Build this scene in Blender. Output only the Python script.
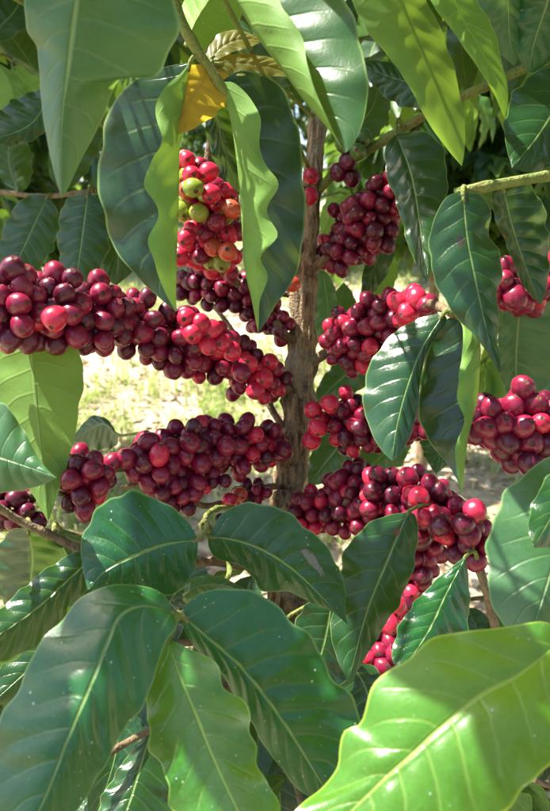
import bpy, math, random
import numpy as np
from mathutils import Vector, Matrix, Quaternion

for o in list(bpy.data.objects):
    bpy.data.objects.remove(o, do_unlink=True)
SC = bpy.context.scene
COL = SC.collection
random.seed(7)
RNG = np.random.default_rng(7)

# ------------------------------------------------------------------ camera, light
CAM_H = 1.28
PITCH = math.radians(14.0)
HFOV = math.radians(42.0)
PW, PH = 550.0, 811.0
FPX = PW / 2 / math.tan(HFOV / 2)

cd = bpy.data.cameras.new('camera')
cam = bpy.data.objects.new('camera', cd)
COL.objects.link(cam)
cam.location = (0, 0, CAM_H)
cam.rotation_euler = (math.pi / 2 - PITCH, 0, 0)
cd.sensor_fit = 'HORIZONTAL'
cd.sensor_width = 36.0
cd.lens = 18.0 / math.tan(HFOV / 2)
cd.clip_start = 0.02
cd.clip_end = 500
cd.dof.use_dof = True
cd.dof.focus_distance = 0.52
cd.dof.aperture_fstop = cd.lens / 2.6
SC.camera = cam

SUN_EL = math.radians(61)
SUN_AZ = math.radians(-78)         # degrees to the right of straight ahead (+Y)
SUN_DIR = Vector((math.sin(SUN_AZ) * math.cos(SUN_EL), math.cos(SUN_AZ) * math.cos(SUN_EL), math.sin(SUN_EL)))
wd = bpy.data.worlds.new('World')
SC.world = wd
wd.use_nodes = True
nt = wd.node_tree
nt.nodes.clear()
sky = nt.nodes.new('ShaderNodeTexSky')
sky.sky_type = 'NISHITA'
sky.sun_disc = False
sky.sun_elevation = SUN_EL
sky.sun_rotation = SUN_AZ
sky.air_density = 1.0
sky.dust_density = 2.0
bg = nt.nodes.new('ShaderNodeBackground')
bg.inputs['Strength'].default_value = 0.105
wo = nt.nodes.new('ShaderNodeOutputWorld')
nt.links.new(sky.outputs[0], bg.inputs[0])
nt.links.new(bg.outputs[0], wo.inputs[0])
sl = bpy.data.lights.new('sun', 'SUN')
sl.energy = 5.0
sl.angle = math.radians(0.55)
sl.color = (1.0, 0.95, 0.86)
so = bpy.data.objects.new('sun', sl)
COL.objects.link(so)
so.rotation_euler = SUN_DIR.to_track_quat('Z', 'Y').to_euler()
so.location = SUN_DIR * 20
SC.view_settings.view_transform = 'Standard'
SC.view_settings.look = 'None'
SC.view_settings.gamma = 1
SC.view_settings.exposure = 1.9
SC.view_settings.use_curve_mapping = False
SC.cycles.max_bounces = 5
SC.cycles.transmission_bounces = 4
SC.cycles.diffuse_bounces = 3
SC.cycles.glossy_bounces = 2

# ------------------------------------------------------------------ helpers
cp, sp = math.cos(PITCH), math.sin(PITCH)


def P(x, y, d):
    """photo pixel (550 x 811) at depth d (metres along the view axis) -> world point"""
    X = (x - PW / 2) / FPX * d
    Y = -(y - PH / 2) / FPX * d
    return np.array((X, d * cp + Y * sp, CAM_H - d * sp + Y * cp))


def PN(xy, d):
    X = (xy[..., 0] - PW / 2) / FPX * d
    Y = -(xy[..., 1] - PH / 2) / FPX * d
    return np.stack([X, d * cp + Y * sp, CAM_H - d * sp + Y * cp], axis=-1)


CAMP = np.array((0, 0, CAM_H))


def topix(p):
    q = np.asarray(p) - CAMP
    d = q[..., 1] * cp - q[..., 2] * sp
    Y = q[..., 1] * sp + q[..., 2] * cp
    return np.stack([q[..., 0] / d * FPX + PW / 2, PH / 2 - Y / d * FPX, d], axis=-1)


def tag(o, label=None, cat=None, group=None, kind=None):
    if label: o['label'] = label
    if cat: o['category'] = cat
    if group: o['group'] = group
    if kind: o['kind'] = kind
    return o


def empty(name, loc):
    o = bpy.data.objects.new(name, None)
    o.empty_display_size = 0.1
    COL.objects.link(o)
    o.location = loc
    return o


def mesh_from(name, verts, faces, uvs=None, smooth=True, mats=(), mat_idx=None):
    me = bpy.data.meshes.new(name)
    me.from_pydata([tuple(v) for v in verts], [], faces)
    if uvs is not None:
        uvl = me.uv_layers.new(name='UVMap')
        li = np.zeros(len(me.loops), dtype=np.int32)
        me.loops.foreach_get('vertex_index', li)
        uvl.data.foreach_set('uv', np.asarray(uvs, dtype=np.float32)[li].ravel())
    for m in mats: me.materials.append(m)
    if mat_idx is not None:
        me.polygons.foreach_set('material_index', np.asarray(mat_idx, dtype=np.int32))
    if smooth:
        me.polygons.foreach_set('use_smooth', np.ones(len(me.polygons), dtype=bool))
    me.update()
    return me


def link(name, me, parent=None, world_verts=True):
    o = bpy.data.objects.new(name, me)
    COL.objects.link(o)
    if parent is not None:
        o.parent = parent
        if world_verts:
            o.matrix_parent_inverse = root_matrix(parent).inverted()
    return o


ROOTM = {}


def root_matrix(o):
    """world matrix of a parent without a depsgraph update (roots only translate; parts sit at world origin)"""
    if o.parent is None:
        return Matrix.Translation(o.location)
    if o.name in ROOTM:
        return ROOTM[o.name]
    return root_matrix(o.parent) @ o.matrix_parent_inverse @ Matrix.Translation(o.location)


def catmull(pts, n):
    """resample a polyline of (k, dims) smoothly to n+1 arc-length-even samples"""
    pts = np.asarray(pts, dtype=float)
    if len(pts) == 2:
        t = np.linspace(0, 1, n + 1)[:, None]
        return pts[0] * (1 - t) + pts[1] * t
    ext = np.vstack([2 * pts[0] - pts[1], pts, 2 * pts[-1] - pts[-2]])
    out = []
    for i in range(1, len(ext) - 2):
        p0, p1, p2, p3 = ext[i - 1], ext[i], ext[i + 1], ext[i + 2]
        for t in np.linspace(0, 1, 16, endpoint=False):
            out.append(0.5 * ((2 * p1) + (-p0 + p2) * t + (2 * p0 - 5 * p1 + 4 * p2 - p3) * t * t
                              + (-p0 + 3 * p1 - 3 * p2 + p3) * t ** 3))
    out.append(pts[-1])
    out = np.array(out)
    seg = np.linalg.norm(np.diff(out[:, :min(3, out.shape[1])], axis=0), axis=1)
    s = np.concatenate([[0], np.cumsum(seg)])
    q = np.linspace(0, s[-1], n + 1)
    return np.stack([np.interp(q, s, out[:, k]) for k in range(out.shape[1])], axis=1)


def tube(path, radii, sides=10, ridge=0.0, seed=0, cap=True):
    path = np.asarray(path, dtype=float)
    n = len(path)
    tang = np.gradient(path, axis=0)
    tang /= np.linalg.norm(tang, axis=1)[:, None] + 1e-12
    ref = np.array((0.13, -1.0, 0.21))
    rng = np.random.default_rng(seed)
    ph = rng.uniform(0, 6.28, 6)
    V, F = [], []
    for i in range(n):
        t = tang[i]
        a = ref - t * ref.dot(t)
        if np.linalg.norm(a) < 0.05:
            a = np.array((1.0, 0.2, 0)) - t * t[0]
        a /= np.linalg.norm(a)
        b = np.cross(t, a)
        th = np.linspace(0, 2 * math.pi, sides, endpoint=False)
        r = radii[i] * np.ones(sides)
        if ridge:
            z = i * 0.23
            r = r * (1 + ridge * (np.sin(3 * th + ph[0] + z * 0.5) * 0.6 + np.sin(7 * th + ph[1] - z * 0.7) * 0.45
                                  + np.sin(11 * th + ph[2] + z) * 0.35) + ridge * 0.6 * rng.normal(size=sides))
        V.append(path[i] + np.outer(np.cos(th) * r, a) + np.outer(np.sin(th) * r, b))
    V = np.concatenate(V)
    for i in range(n - 1):
        for j in range(sides):
            k = (j + 1) % sides
            F.append((i * sides + j, i * sides + k, (i + 1) * sides + k, (i + 1) * sides + j))
    if cap:
        F.append(tuple(reversed(range(sides))))
        F.append(tuple(range((n - 1) * sides, n * sides)))
    return V, F


# ------------------------------------------------------------------ materials
class NG:
    def __init__(s, name):
        s.m = bpy.data.materials.new(name)
        s.m.use_nodes = True
        s.t = s.m.node_tree
        s.t.nodes.clear()
        s.out = s.t.nodes.new('ShaderNodeOutputMaterial')

    def n(s, typ, **kw):
        nd = s.t.nodes.new(typ)
        for k, v in kw.items(): setattr(nd, k, v)
        return nd

    def l(s, a, b): s.t.links.new(a, b)

    def setv(s, sock, v):
        if hasattr(v, 'is_linked') or hasattr(v, 'links'): s.l(v, sock)
        else: sock.default_value = v

    def math(s, op, a, b=0.0, c=None, clamp=False):
        nd = s.n('ShaderNodeMath', operation=op)
        nd.use_clamp = clamp
        s.setv(nd.inputs[0], a)
        s.setv(nd.inputs[1], b)
        if c is not None: s.setv(nd.inputs[2], c)
        return nd.outputs[0]

    def ramp(s, v, a, b, lo=0.0, hi=1.0, smooth=True):
        nd = s.n('ShaderNodeMapRange')
        nd.interpolation_type = 'SMOOTHSTEP' if smooth else 'LINEAR'
        s.setv(nd.inputs[0], v)
        for i, q in enumerate((a, b, lo, hi)): s.setv(nd.inputs[1 + i], q)
        return nd.outputs[0]

    def mix(s, f, a, b, blend='MIX'):
        nd = s.n('ShaderNodeMix', data_type='RGBA', blend_type=blend)
        s.setv(nd.inputs[0], f)
        for sock, v in ((nd.inputs[6], a), (nd.inputs[7], b)):
            if isinstance(v, tuple): sock.default_value = (v[0], v[1], v[2], 1)
            else: s.l(v, sock)
        return nd.outputs[2]

    def noise(s, vec, scale, detail=3.0, rough=0.5):
        nd = s.n('ShaderNodeTexNoise')
        if vec is not None: s.l(vec, nd.inputs['Vector'])
        nd.inputs['Scale'].default_value = scale
        nd.inputs['Detail'].default_value = detail
        nd.inputs['Roughness'].default_value = rough
        return nd.outputs[0]


def leaf_material(name, top, under, trans, vein, rough=0.36, tfac=0.32, latmix=0.18, speck=0.0, nveins=9.0, blotch=0.0,
                  blotchcol=(0.18, 0.10, 0.03), spec=0.5, simple=False, scar=None, rim=None):
    g = NG(name)
    uv = g.n('ShaderNodeUVMap', uv_map='UVMap').outputs[0]
    sep = g.n('ShaderNodeSeparateXYZ')
    g.l(uv, sep.inputs[0])
    u = sep.outputs[0]
    v = g.math('MULTIPLY_ADD', sep.outputs[1], 2.0, -1.0)
    av = g.math('ABSOLUTE', v)
    tc = g.n('ShaderNodeTexCoord').outputs['Object']
    info = g.n('ShaderNodeObjectInfo').outputs['Random']
    geo = g.n('ShaderNodeNewGeometry')
    back = geo.outputs['Backfacing']
    # midrib and lateral veins from the leaf's own coordinates
    mid = g.ramp(av, 0.012, g.math('MULTIPLY_ADD', u, -0.035, 0.062), 1.0, 0.0)
    wob = g.math('MULTIPLY_ADD', g.noise(uv, 5.0, 2.0), 0.24, -0.12)
    sgn = g.math('SIGN', v)
    s_ = g.math('ADD', g.math('ADD', g.math('MULTIPLY', u, nveins), g.math('MULTIPLY', g.math('POWER', av, 1.25), -1.5)),
                g.math('MULTIPLY_ADD', sgn, 0.17, wob))
    fr = g.math('FRACT', s_)
    dist = g.math('MINIMUM', fr, g.math('SUBTRACT', 1.0, fr))
    lat = g.ramp(dist, 0.0, 0.10, 1.0, 0.0)
    lat = g.math('MULTIPLY', lat, g.ramp(av, 0.55, 0.98, 1.0, 0.0))
    # fine net veins
    vor = g.n('ShaderNodeTexVoronoi', feature='DISTANCE_TO_EDGE')
    mp = g.n('ShaderNodeMapping')
    g.l(uv, mp.inputs[0])
    mp.inputs['Scale'].default_value = (34, 15, 1)
    g.l(mp.outputs[0], vor.inputs['Vector'])
    vor.inputs['Scale'].default_value = 1.0
    big = g.noise(tc, 26.0, 2.0)
    if simple:
        net, fine = 0.0, 0.5
    else:
        net = g.ramp(vor.outputs['Distance'], 0.0, 0.10, 1.0, 0.0)
        fine = g.noise(tc, 240.0, 2.0)
    topc = g.mix(g.ramp(big, 0.3, 0.7), tuple(c * 0.72 for c in top), tuple(c * 1.22 for c in top))
    topc = g.mix(g.math('MULTIPLY', info, 0.55), topc, tuple((top[0] * 1.7, top[1] * 1.35, top[2] * 0.9)))
    topc = g.mix(g.math('MULTIPLY', g.ramp(fine, 0.45, 0.75), 0.25), topc, tuple(c * 1.7 for c in top))
    topc = g.mix(g.math('MULTIPLY', net, 0.24), topc, tuple(c * 1.9 for c in top))
    unc = g.mix(g.ramp(big, 0.3, 0.7), tuple(c * 0.85 for c in under), tuple(c * 1.15 for c in under))
    unc = g.mix(g.math('MULTIPLY', net, 0.25), unc, tuple(c * 0.7 for c in under))
    vt = g.math('MAXIMUM', g.math('MULTIPLY', mid, 0.85), g.math('MULTIPLY', lat, latmix))
    topc = g.mix(vt, topc, vein)
    unc = g.mix(g.math('MAXIMUM', g.math('MULTIPLY', mid, 0.7), g.math('MULTIPLY', lat, 0.4)), unc, tuple(c * 1.15 for c in vein))
    col = g.mix(back, topc, unc)
    # edge highlight: a lit rim painted along the leaf margin
    col = g.mix(g.ramp(av, 0.955, 0.995, 0.0, 0.6 if rim is None else 0.75), col, rim or tuple(c * 1.2 for c in vein))
    # brown flecks and scars
    fl = g.noise(uv, 7.0, 4.0, 0.62)
    f1 = g.ramp(g.math('ADD', fl, g.math('MULTIPLY', info, 0.05)), 0.735 - blotch, 0.765 - blotch, 0.0, 0.85)
    col = g.mix(f1, col, blotchcol)
    if scar:
        (su, sv, ru, rv, sc_col) = scar
        e = g.math('ADD', g.math('POWER', g.math('DIVIDE', g.math('SUBTRACT', u, su), ru), 2.0), g.math('POWER', g.math('DIVIDE', g.math('SUBTRACT', v, sv), rv), 2.0))
        e = g.math('ADD', e, g.math('MULTIPLY_ADD', g.noise(uv, 22.0, 3.0), 2.6, -1.3))
        inner = g.ramp(e, 0.5, 0.75, 0.9, 0.0)
        col = g.mix(g.ramp(e, 0.9, 1.25, 0.8, 0.0), col, (0.05, 0.04, 0.02))
        col = g.mix(inner, col, sc_col)
    if speck:
        vs = g.n('ShaderNodeTexVoronoi', feature='F1')
        ms = g.n('ShaderNodeMapping')
        g.l(uv, ms.inputs[0])
        ms.inputs['Scale'].default_value = (44, 20, 1)
        g.l(ms.outputs[0], vs.inputs['Vector'])
        vs.inputs['Scale'].default_value = 1.0
        sc = g.n('ShaderNodeSeparateXYZ')
        g.l(vs.outputs['Color'], sc.inputs[0])
        rad = g.math('MULTIPLY', g.ramp(sc.outputs[0], 1.0 - speck, 1.02 - speck, 0.0, 1.0), g.math('MULTIPLY_ADD', g.math('POWER', sc.outputs[1], 3.0), 0.15, 0.05))
        dot = g.math('LESS_THAN', vs.outputs['Distance'], rad)
        col = g.mix(g.math('MULTIPLY', dot, 0.6), col, (0.55, 0.60, 0.55))
    bs = g.n('ShaderNodeBsdfPrincipled')
    g.l(col, bs.inputs['Base Color'])
    rr = g.math('MULTIPLY_ADD', big, 0.16, rough - 0.08)
    rr = g.math('MAXIMUM', rr, g.math('MULTIPLY', back, 0.62))
    g.l(rr, bs.inputs['Roughness'])
    g.l(g.math('MULTIPLY_ADD', back, -(spec - 0.2), spec), bs.inputs['Specular IOR Level'])
    h = g.math('ADD', g.math('MULTIPLY', lat, -0.30), g.math('MULTIPLY', mid, -0.9))
    h = g.math('ADD', h, g.math('ADD', g.math('MULTIPLY', big, 1.2), g.math('MULTIPLY', fine, 0.10)))
    h = g.math('ADD', h, g.math('MULTIPLY', net, -0.03))
    bp = g.n('ShaderNodeBump')
    bp.inputs['Strength'].default_value = 0.55
    bp.inputs['Distance'].default_value = 0.0012
    g.l(h, bp.inputs['Height'])
    if not simple: g.l(bp.outputs[0], bs.inputs['Normal'])
    tr = g.n('ShaderNodeBsdfTranslucent')
    tcol = g.mix(g.math('MULTIPLY', g.math('MAXIMUM', lat, mid), 0.35), trans, tuple(c * 0.55 for c in trans))
    tcol = g.mix(f1, tcol, tuple(c * 0.4 for c in blotchcol))
    g.l(tcol, tr.inputs['Color'])
    mx = g.n('ShaderNodeMixShader')
    mx.inputs[0].default_value = tfac
    g.l(bs.outputs[0], mx.inputs[1])
    g.l(tr.outputs[0], mx.inputs[2])
    g.l(mx.outputs[0], g.out.inputs[0])
    return g.m


VEIN = (0.17, 0.26, 0.07)
M = {}
M['leaf'] = leaf_material('coffee_leaf', (0.011, 0.044, 0.015), (0.09, 0.18, 0.045), (0.24, 0.44, 0.03), VEIN, 0.23, 0.12, blotch=.025)
M['leaf_speck'] = leaf_material('coffee_leaf_dusty', (0.011, 0.066, 0.020), (0.09, 0.18, 0.045), (0.18, 0.48, 0.04), VEIN, 0.24, 0.11, speck=0.40, blotch=.03)
M['leaf_young'] = leaf_material('coffee_leaf_young', (0.024, 0.115, 0.018), (0.14, 0.26, 0.045), (0.36, 0.62, 0.03), (0.24, 0.38, 0.08), 0.27, 0.22, speck=0.45, blotch=.02)
M['leaf_bright'] = leaf_material('coffee_leaf_bright', (0.036, 0.140, 0.018), (0.15, 0.27, 0.04), (0.42, 0.66, 0.04), (0.28, 0.40, 0.09), 0.27, 0.32, latmix=.3, speck=0.3, rim=(0.40, 0.50, 0.06))  # yellow margin colour imitates sunlight glowing through the leaf edge
SCARRED = dict(under=(0.09, 0.18, 0.045), trans=(0.24, 0.46, 0.03), vein=VEIN, rough=0.26, tfac=0.15)
M['leaf_grey_scar'] = leaf_material('coffee_leaf_grey_scar', (0.012, 0.056, 0.016), scar=(0.62, -0.5, 0.09, 0.13, (0.19, 0.17, 0.14)), speck=0.4, **SCARRED)
M['leaf_dark_scar'] = leaf_material('coffee_leaf_dark_scar', (0.011, 0.044, 0.015), scar=(0.27, -0.2, 0.035, 0.12, (0.035, 0.028, 0.03)), **SCARRED)
M['leaf_hole_scar'] = leaf_material('coffee_leaf_brown_scar', (0.011, 0.050, 0.015), scar=(0.13, -0.1, 0.025, 0.14, (0.16, 0.03, 0.02)), **SCARRED)
M['leaf_pale'] = leaf_material('coffee_leaf_pale', (0.026, 0.088, 0.036), (0.12, 0.21, 0.06), (0.28, 0.50, 0.05), (0.18, 0.28, 0.10), 0.34, 0.18)
M['leaf_under'] = leaf_material('coffee_leaf_hanging', (0.016, 0.064, 0.020), (0.13, 0.24, 0.05), (0.40, 0.62, 0.05), VEIN, 0.26, 0.24)
M['leaf_brown'] = leaf_material('coffee_leaf_brown', (0.32, 0.23, 0.03), (0.36, 0.26, 0.035), (0.65, 0.48, 0.03), (0.34, 0.26, 0.06), 0.5, 0.4, blotch=0.08)
M['leaf_olive'] = leaf_material('coffee_leaf_olive', (0.10, 0.12, 0.022), (0.12, 0.13, 0.03), (0.42, 0.36, 0.03), (0.26, 0.24, 0.07), 0.45, 0.4, blotch=0.06)
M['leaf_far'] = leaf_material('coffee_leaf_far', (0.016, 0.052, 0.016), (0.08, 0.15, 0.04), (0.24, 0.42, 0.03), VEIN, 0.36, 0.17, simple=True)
M['leaf_sun'] = leaf_material('coffee_leaf_sunny_far', (0.042, 0.14, 0.028), (0.14, 0.25, 0.06), (0.38, 0.58, 0.05), VEIN, 0.42, 0.34, simple=True)  # sunlight painted in: lighter, yellower copy of the far leaf
M['leaf_fold'] = leaf_material('coffee_leaf_folded', (0.010, 0.042, 0.015), (0.15, 0.28, 0.055), (0.30, 0.46, 0.03), VEIN, 0.26, 0.10)


def bark_material(name, c1, c2, c3, zscale=9.0, fine=170.0):
    g = NG(name)
    tc = g.n('ShaderNodeTexCoord').outputs['Object']
    mp = g.n('ShaderNodeMapping')
    g.l(tc, mp.inputs[0])
    mp.inputs['Scale'].default_value = (fine, fine, zscale)
    n1 = g.noise(mp.outputs[0], 1.0, 5.0, 0.6)
    n2 = g.noise(tc, 30.0, 4.0, 0.6)
    n3 = g.noise(tc, 420.0, 2.0)
    c = g.mix(g.ramp(n1, 0.35, 0.65), c1, c2)
    c = g.mix(g.math('MULTIPLY', g.ramp(n2, 0.48, 0.68), 0.75), c, c3)
    c = g.mix(g.math('MULTIPLY', g.ramp(n3, 0.5, 0.8), 0.4), c, tuple(q * 0.4 for q in c1))
    bs = g.n('ShaderNodeBsdfPrincipled')
    g.l(c, bs.inputs['Base Color'])
    bs.inputs['Roughness'].default_value = 0.82
    bs.inputs['Specular IOR Level'].default_value = 0.25
    bp = g.n('ShaderNodeBump')
    bp.inputs['Strength'].default_value = 0.9
    bp.inputs['Distance'].default_value = 0.005
    g.l(g.math('ADD', n1, g.math('MULTIPLY', n3, 0.4)), bp.inputs['Height'])
    g.l(bp.outputs[0], bs.inputs['Normal'])
    g.l(bs.outputs[0], g.out.inputs[0])
    return g.m


M['bark'] = bark_material('coffee_bark', (0.085, 0.050, 0.028), (0.40, 0.285, 0.165), (0.36, 0.31, 0.21), 16.0, 210.0)
M['twig'] = bark_material('brown_twig', (0.11, 0.075, 0.042), (0.25, 0.18, 0.10), (0.20, 0.17, 0.09), 60, 60)
M['stem'] = bark_material('green_stem', (0.11, 0.15, 0.035), (0.20, 0.23, 0.06), (0.17, 0.14, 0.05), 60, 60)


def cherry_material(name, a, b, rough=0.25, sss=0.0):
    g = NG(name)
    tc = g.n('ShaderNodeTexCoord').outputs['Object']
    info = g.n('ShaderNodeObjectInfo')
    ad = g.n('ShaderNodeVectorMath', operation='MULTIPLY_ADD')
    g.l(info.outputs['Random'], ad.inputs[0])
    ad.inputs[1].default_value = (3.1, 5.7, 1.3)
    g.l(tc, ad.inputs[2])
    vec = ad.outputs[0]
    n1 = g.noise(vec, 70.0, 3.0)
    n2 = g.noise(vec, 520.0, 3.0, 0.6)
    n3 = g.noise(vec, 1500.0, 2.0, 0.6)
    f = g.math('ADD', g.math('MULTIPLY', g.ramp(n1, 0.3, 0.7), 0.6), g.math('MULTIPLY', info.outputs['Random'], 0.45), clamp=True)
    c = g.mix(f, a, b)
    c = g.mix(g.math('MULTIPLY', g.ramp(n2, 0.58, 0.80), 0.10), c, (0.40, 0.16, 0.16))     # waxy bloom and dust
    c = g.mix(g.ramp(n3, 0.71, 0.75, 0.0, 0.45), c, (0.10, 0.06, 0.04))
    bs = g.n('ShaderNodeBsdfPrincipled')
    g.l(c, bs.inputs['Base Color'])
    g.l(g.math('MULTIPLY_ADD', n2, 0.28, rough - 0.10), bs.inputs['Roughness'])
    bs.inputs['Specular IOR Level'].default_value = 0.5
    bs.inputs['Subsurface Weight'].default_value = sss
    bs.inputs['Subsurface Radius'].default_value = (0.004, 0.001, 0.0008)
    bs.inputs['Subsurface Scale'].default_value = 0.6
    bp = g.n('ShaderNodeBump')
    bp.inputs['Strength'].default_value = 0.30
    bp.inputs['Distance'].default_value = 0.0006
    g.l(g.math('ADD', n1, g.math('MULTIPLY', n2, 0.4)), bp.inputs['Height'])
    g.l(bp.outputs[0], bs.inputs['Normal'])
    g.l(bs.outputs[0], g.out.inputs[0])
    return g.m


RIPE = {
    'dark': cherry_material('cherry_dark', (0.060, 0.005, 0.017), (0.125, 0.007, 0.029)),
    'maroon': cherry_material('cherry_maroon', (0.14, 0.007, 0.028), (0.25, 0.009, 0.042)),
    'red': cherry_material('cherry_red', (0.40, 0.010, 0.042), (0.58, 0.020, 0.058)),
    'orange': cherry_material('cherry_orange', (0.42, 0.035, 0.026), (0.50, 0.10, 0.035)),
    'green': cherry_material('cherry_green', (0.13, 0.20, 0.022), (0.30, 0.34, 0.04)),
    'unripe': cherry_material('cherry_unripe', (0.045, 0.10, 0.02), (0.09, 0.16, 0.03)),
    'black': cherry_material('cherry_black', (0.012, 0.008, 0.010), (0.03, 0.018, 0.02), 0.5, 0.0),
}
M['scar'] = bark_material('cherry_scar', (0.07, 0.025, 0.020), (0.22, 0.11, 0.07), (0.14, 0.07, 0.05), 300, 300)

# ------------------------------------------------------------------ ground
def smooth_noise(x, y, seed, scale):
    rng = np.random.default_rng(seed)
    out = np.zeros_like(x)
    for k in range(6):
        a = rng.uniform(0, 6.28)
        f = scale * (1.0 + 0.6 * k)
        out += np.sin((x * math.cos(a) + y * math.sin(a)) * f + rng.uniform(0, 6.28)) / (1 + k)
    return out / 2.0


def ground_z(x, y):
    x = np.asarray(x, float)
    y = np.asarray(y, float)
    y = np.maximum(y, -40)
    near = np.clip((np.hypot(x, y - 0.7) - 0.2) / 1.0, 0, 1)
    return near * (0.018 * smooth_noise(x, y, 3, 2.2) + 0.05 * smooth_noise(x, y, 4, 0.5)) + 0.19 * 0.5 * (np.sqrt((y - 1.6) ** 2 + .3) + (y - 1.6)) - 0.19 * np.clip(y - 12, 0, 200) - .006


def build_ground():
    nr, na = 70, 120
    rr = np.concatenate([[0.0], 0.12 * (1.105 ** np.arange(nr))])
    V = [(0, 0.7, 0)]
    for r in rr[1:]:
        th = np.linspace(0, 2 * math.pi, na, endpoint=False)
        x, y = np.cos(th) * r, 0.7 + np.sin(th) * r
        V += list(zip(x, y, ground_z(x, y)))
    F = [(0, 1 + j, 1 + (j + 1) % na) for j in range(na)]
    for i in range(nr - 1):
        for j in range(na):
            k = (j + 1) % na
            a, b = 1 + i * na, 1 + (i + 1) * na
            F.append((a + j, b + j, b + k, a + k))
    g = NG('dry_ground')
    tc = g.n('ShaderNodeTexCoord').outputs['Object']
    n1 = g.noise(tc, 1.3, 5.0, 0.6)
    n2 = g.noise(tc, 9.0, 5.0, 0.65)
    n3 = g.noise(tc, 70.0, 4.0, 0.7)
    c = g.mix(g.ramp(n2, 0.35, 0.65), (0.30, 0.22, 0.14), (0.48, 0.40, 0.27))
    c = g.mix(g.ramp(n3, 0.4, 0.7, 0, 0.7), c, (0.55, 0.48, 0.35))
    c = g.mix(g.ramp(n1, 0.5, 0.66, 0, 0.75), c, (0.17, 0.22, 0.06))
    bs = g.n('ShaderNodeBsdfPrincipled')
    g.l(c, bs.inputs['Base Color'])
    bs.inputs['Roughness'].default_value = 0.95
    bp = g.n('ShaderNodeBump')
    bp.inputs['Distance'].default_value = 0.03
    g.l(g.math('ADD', n2, g.math('MULTIPLY', n3, 0.4)), bp.inputs['Height'])
    g.l(bp.outputs[0], bs.inputs['Normal'])
    g.l(bs.outputs[0], g.out.inputs[0])
    o = link('ground', mesh_from('ground', V, F, mats=[g.m]))
    tag(o, 'dry sunlit soil with patches of grass under the coffee trees', 'ground', kind='structure')


build_ground()


def simple_leafy(name, cols, rough=0.7, tfac=0.3, trans=(0.3, 0.45, 0.06)):
    g = NG(name)
    at = g.n('ShaderNodeAttribute', attribute_name='tint').outputs['Fac']
    cr = g.n('ShaderNodeValToRGB')
    els = cr.color_ramp.elements
    for i, c in enumerate(cols):
        e = els[i] if i < 2 else els.new(1.0)
        e.position = i / (len(cols) - 1)
        e.color = (*c, 1)
    for i in range(len(cols)): els[i].position = i / (len(cols) - 1)
    g.l(at, cr.inputs[0])
    bs = g.n('ShaderNodeBsdfPrincipled')
    g.l(cr.outputs[0], bs.inputs['Base Color'])
    bs.inputs['Roughness'].default_value = rough
    bs.inputs['Specular IOR Level'].default_value = 0.25
    tr = g.n('ShaderNodeBsdfTranslucent')
    tr.inputs['Color'].default_value = (*trans, 1)
    mx = g.n('ShaderNodeMixShader')
    mx.inputs[0].default_value = tfac
    g.l(bs.outputs[0], mx.inputs[1])
    g.l(tr.outputs[0], mx.inputs[2])
    g.l(mx.outputs[0], g.out.inputs[0])
    return g.m


def set_tint(me, tint):
    a = me.attributes.new('tint', 'FLOAT', 'POINT')
    a.data.foreach_set('value', np.asarray(tint, dtype=np.float32))


def build_grass():
    # blades of grass in tufts on the open ground behind the tree
    V, F, T = [], [], []
    rng = np.random.default_rng(11)
    ntuft = 10500
    for _ in range(ntuft):
        y = 1.4 + 8.0 * rng.random() ** 1.2
        x = rng.uniform(-1, 1) * (0.8 + y * 0.55)
        dens = smooth_noise(np.array(x), np.array(y), 8, 2.6)
        if dens < rng.uniform(-0.4, 0.6): continue
        z = float(ground_z(x, y))
        tint = np.clip(0.42 + 0.35 * dens + rng.normal() * 0.2, 0, 1)
        for _b in range(int(rng.integers(7, 15))):
            a = rng.uniform(0, 6.28)
            le = rng.uniform(0.05, 0.15)
            w = rng.uniform(0.002, 0.0045)
            lean = rng.uniform(0.2, 1.0)
            bx, by = x + rng.normal() * 0.035, y + rng.normal() * 0.035
            d = np.array((math.cos(a), math.sin(a), 0))
            sd = np.array((-d[1], d[0], 0)) * w
            b0 = np.array((bx, by, z - 0.004))
            m = b0 + d * le * 0.35 * lean + np.array((0, 0, le * 0.6))
            t = b0 + d * le * 0.9 * lean + np.array((0, 0, le * (0.95 - 0.45 * lean)))
            i = len(V)
            V += [b0 - sd, b0 + sd, m + sd * 0.8, m - sd * 0.8, t]
            F += [(i, i + 1, i + 2, i + 3), (i + 3, i + 2, i + 4)]
            T += [float(np.clip(tint + rng.normal() * 0.1, 0, 1))] * 5
    me = mesh_from('grass', V, F, mats=[simple_leafy('grass_blades', [(0.52, 0.46, 0.26), (0.34, 0.37, 0.13), (0.15, 0.27, 0.05)])])
    set_tint(me, T)
    tag(link('grass', me), 'short green and straw coloured grass on the sunny ground', 'grass', kind='stuff')


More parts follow.
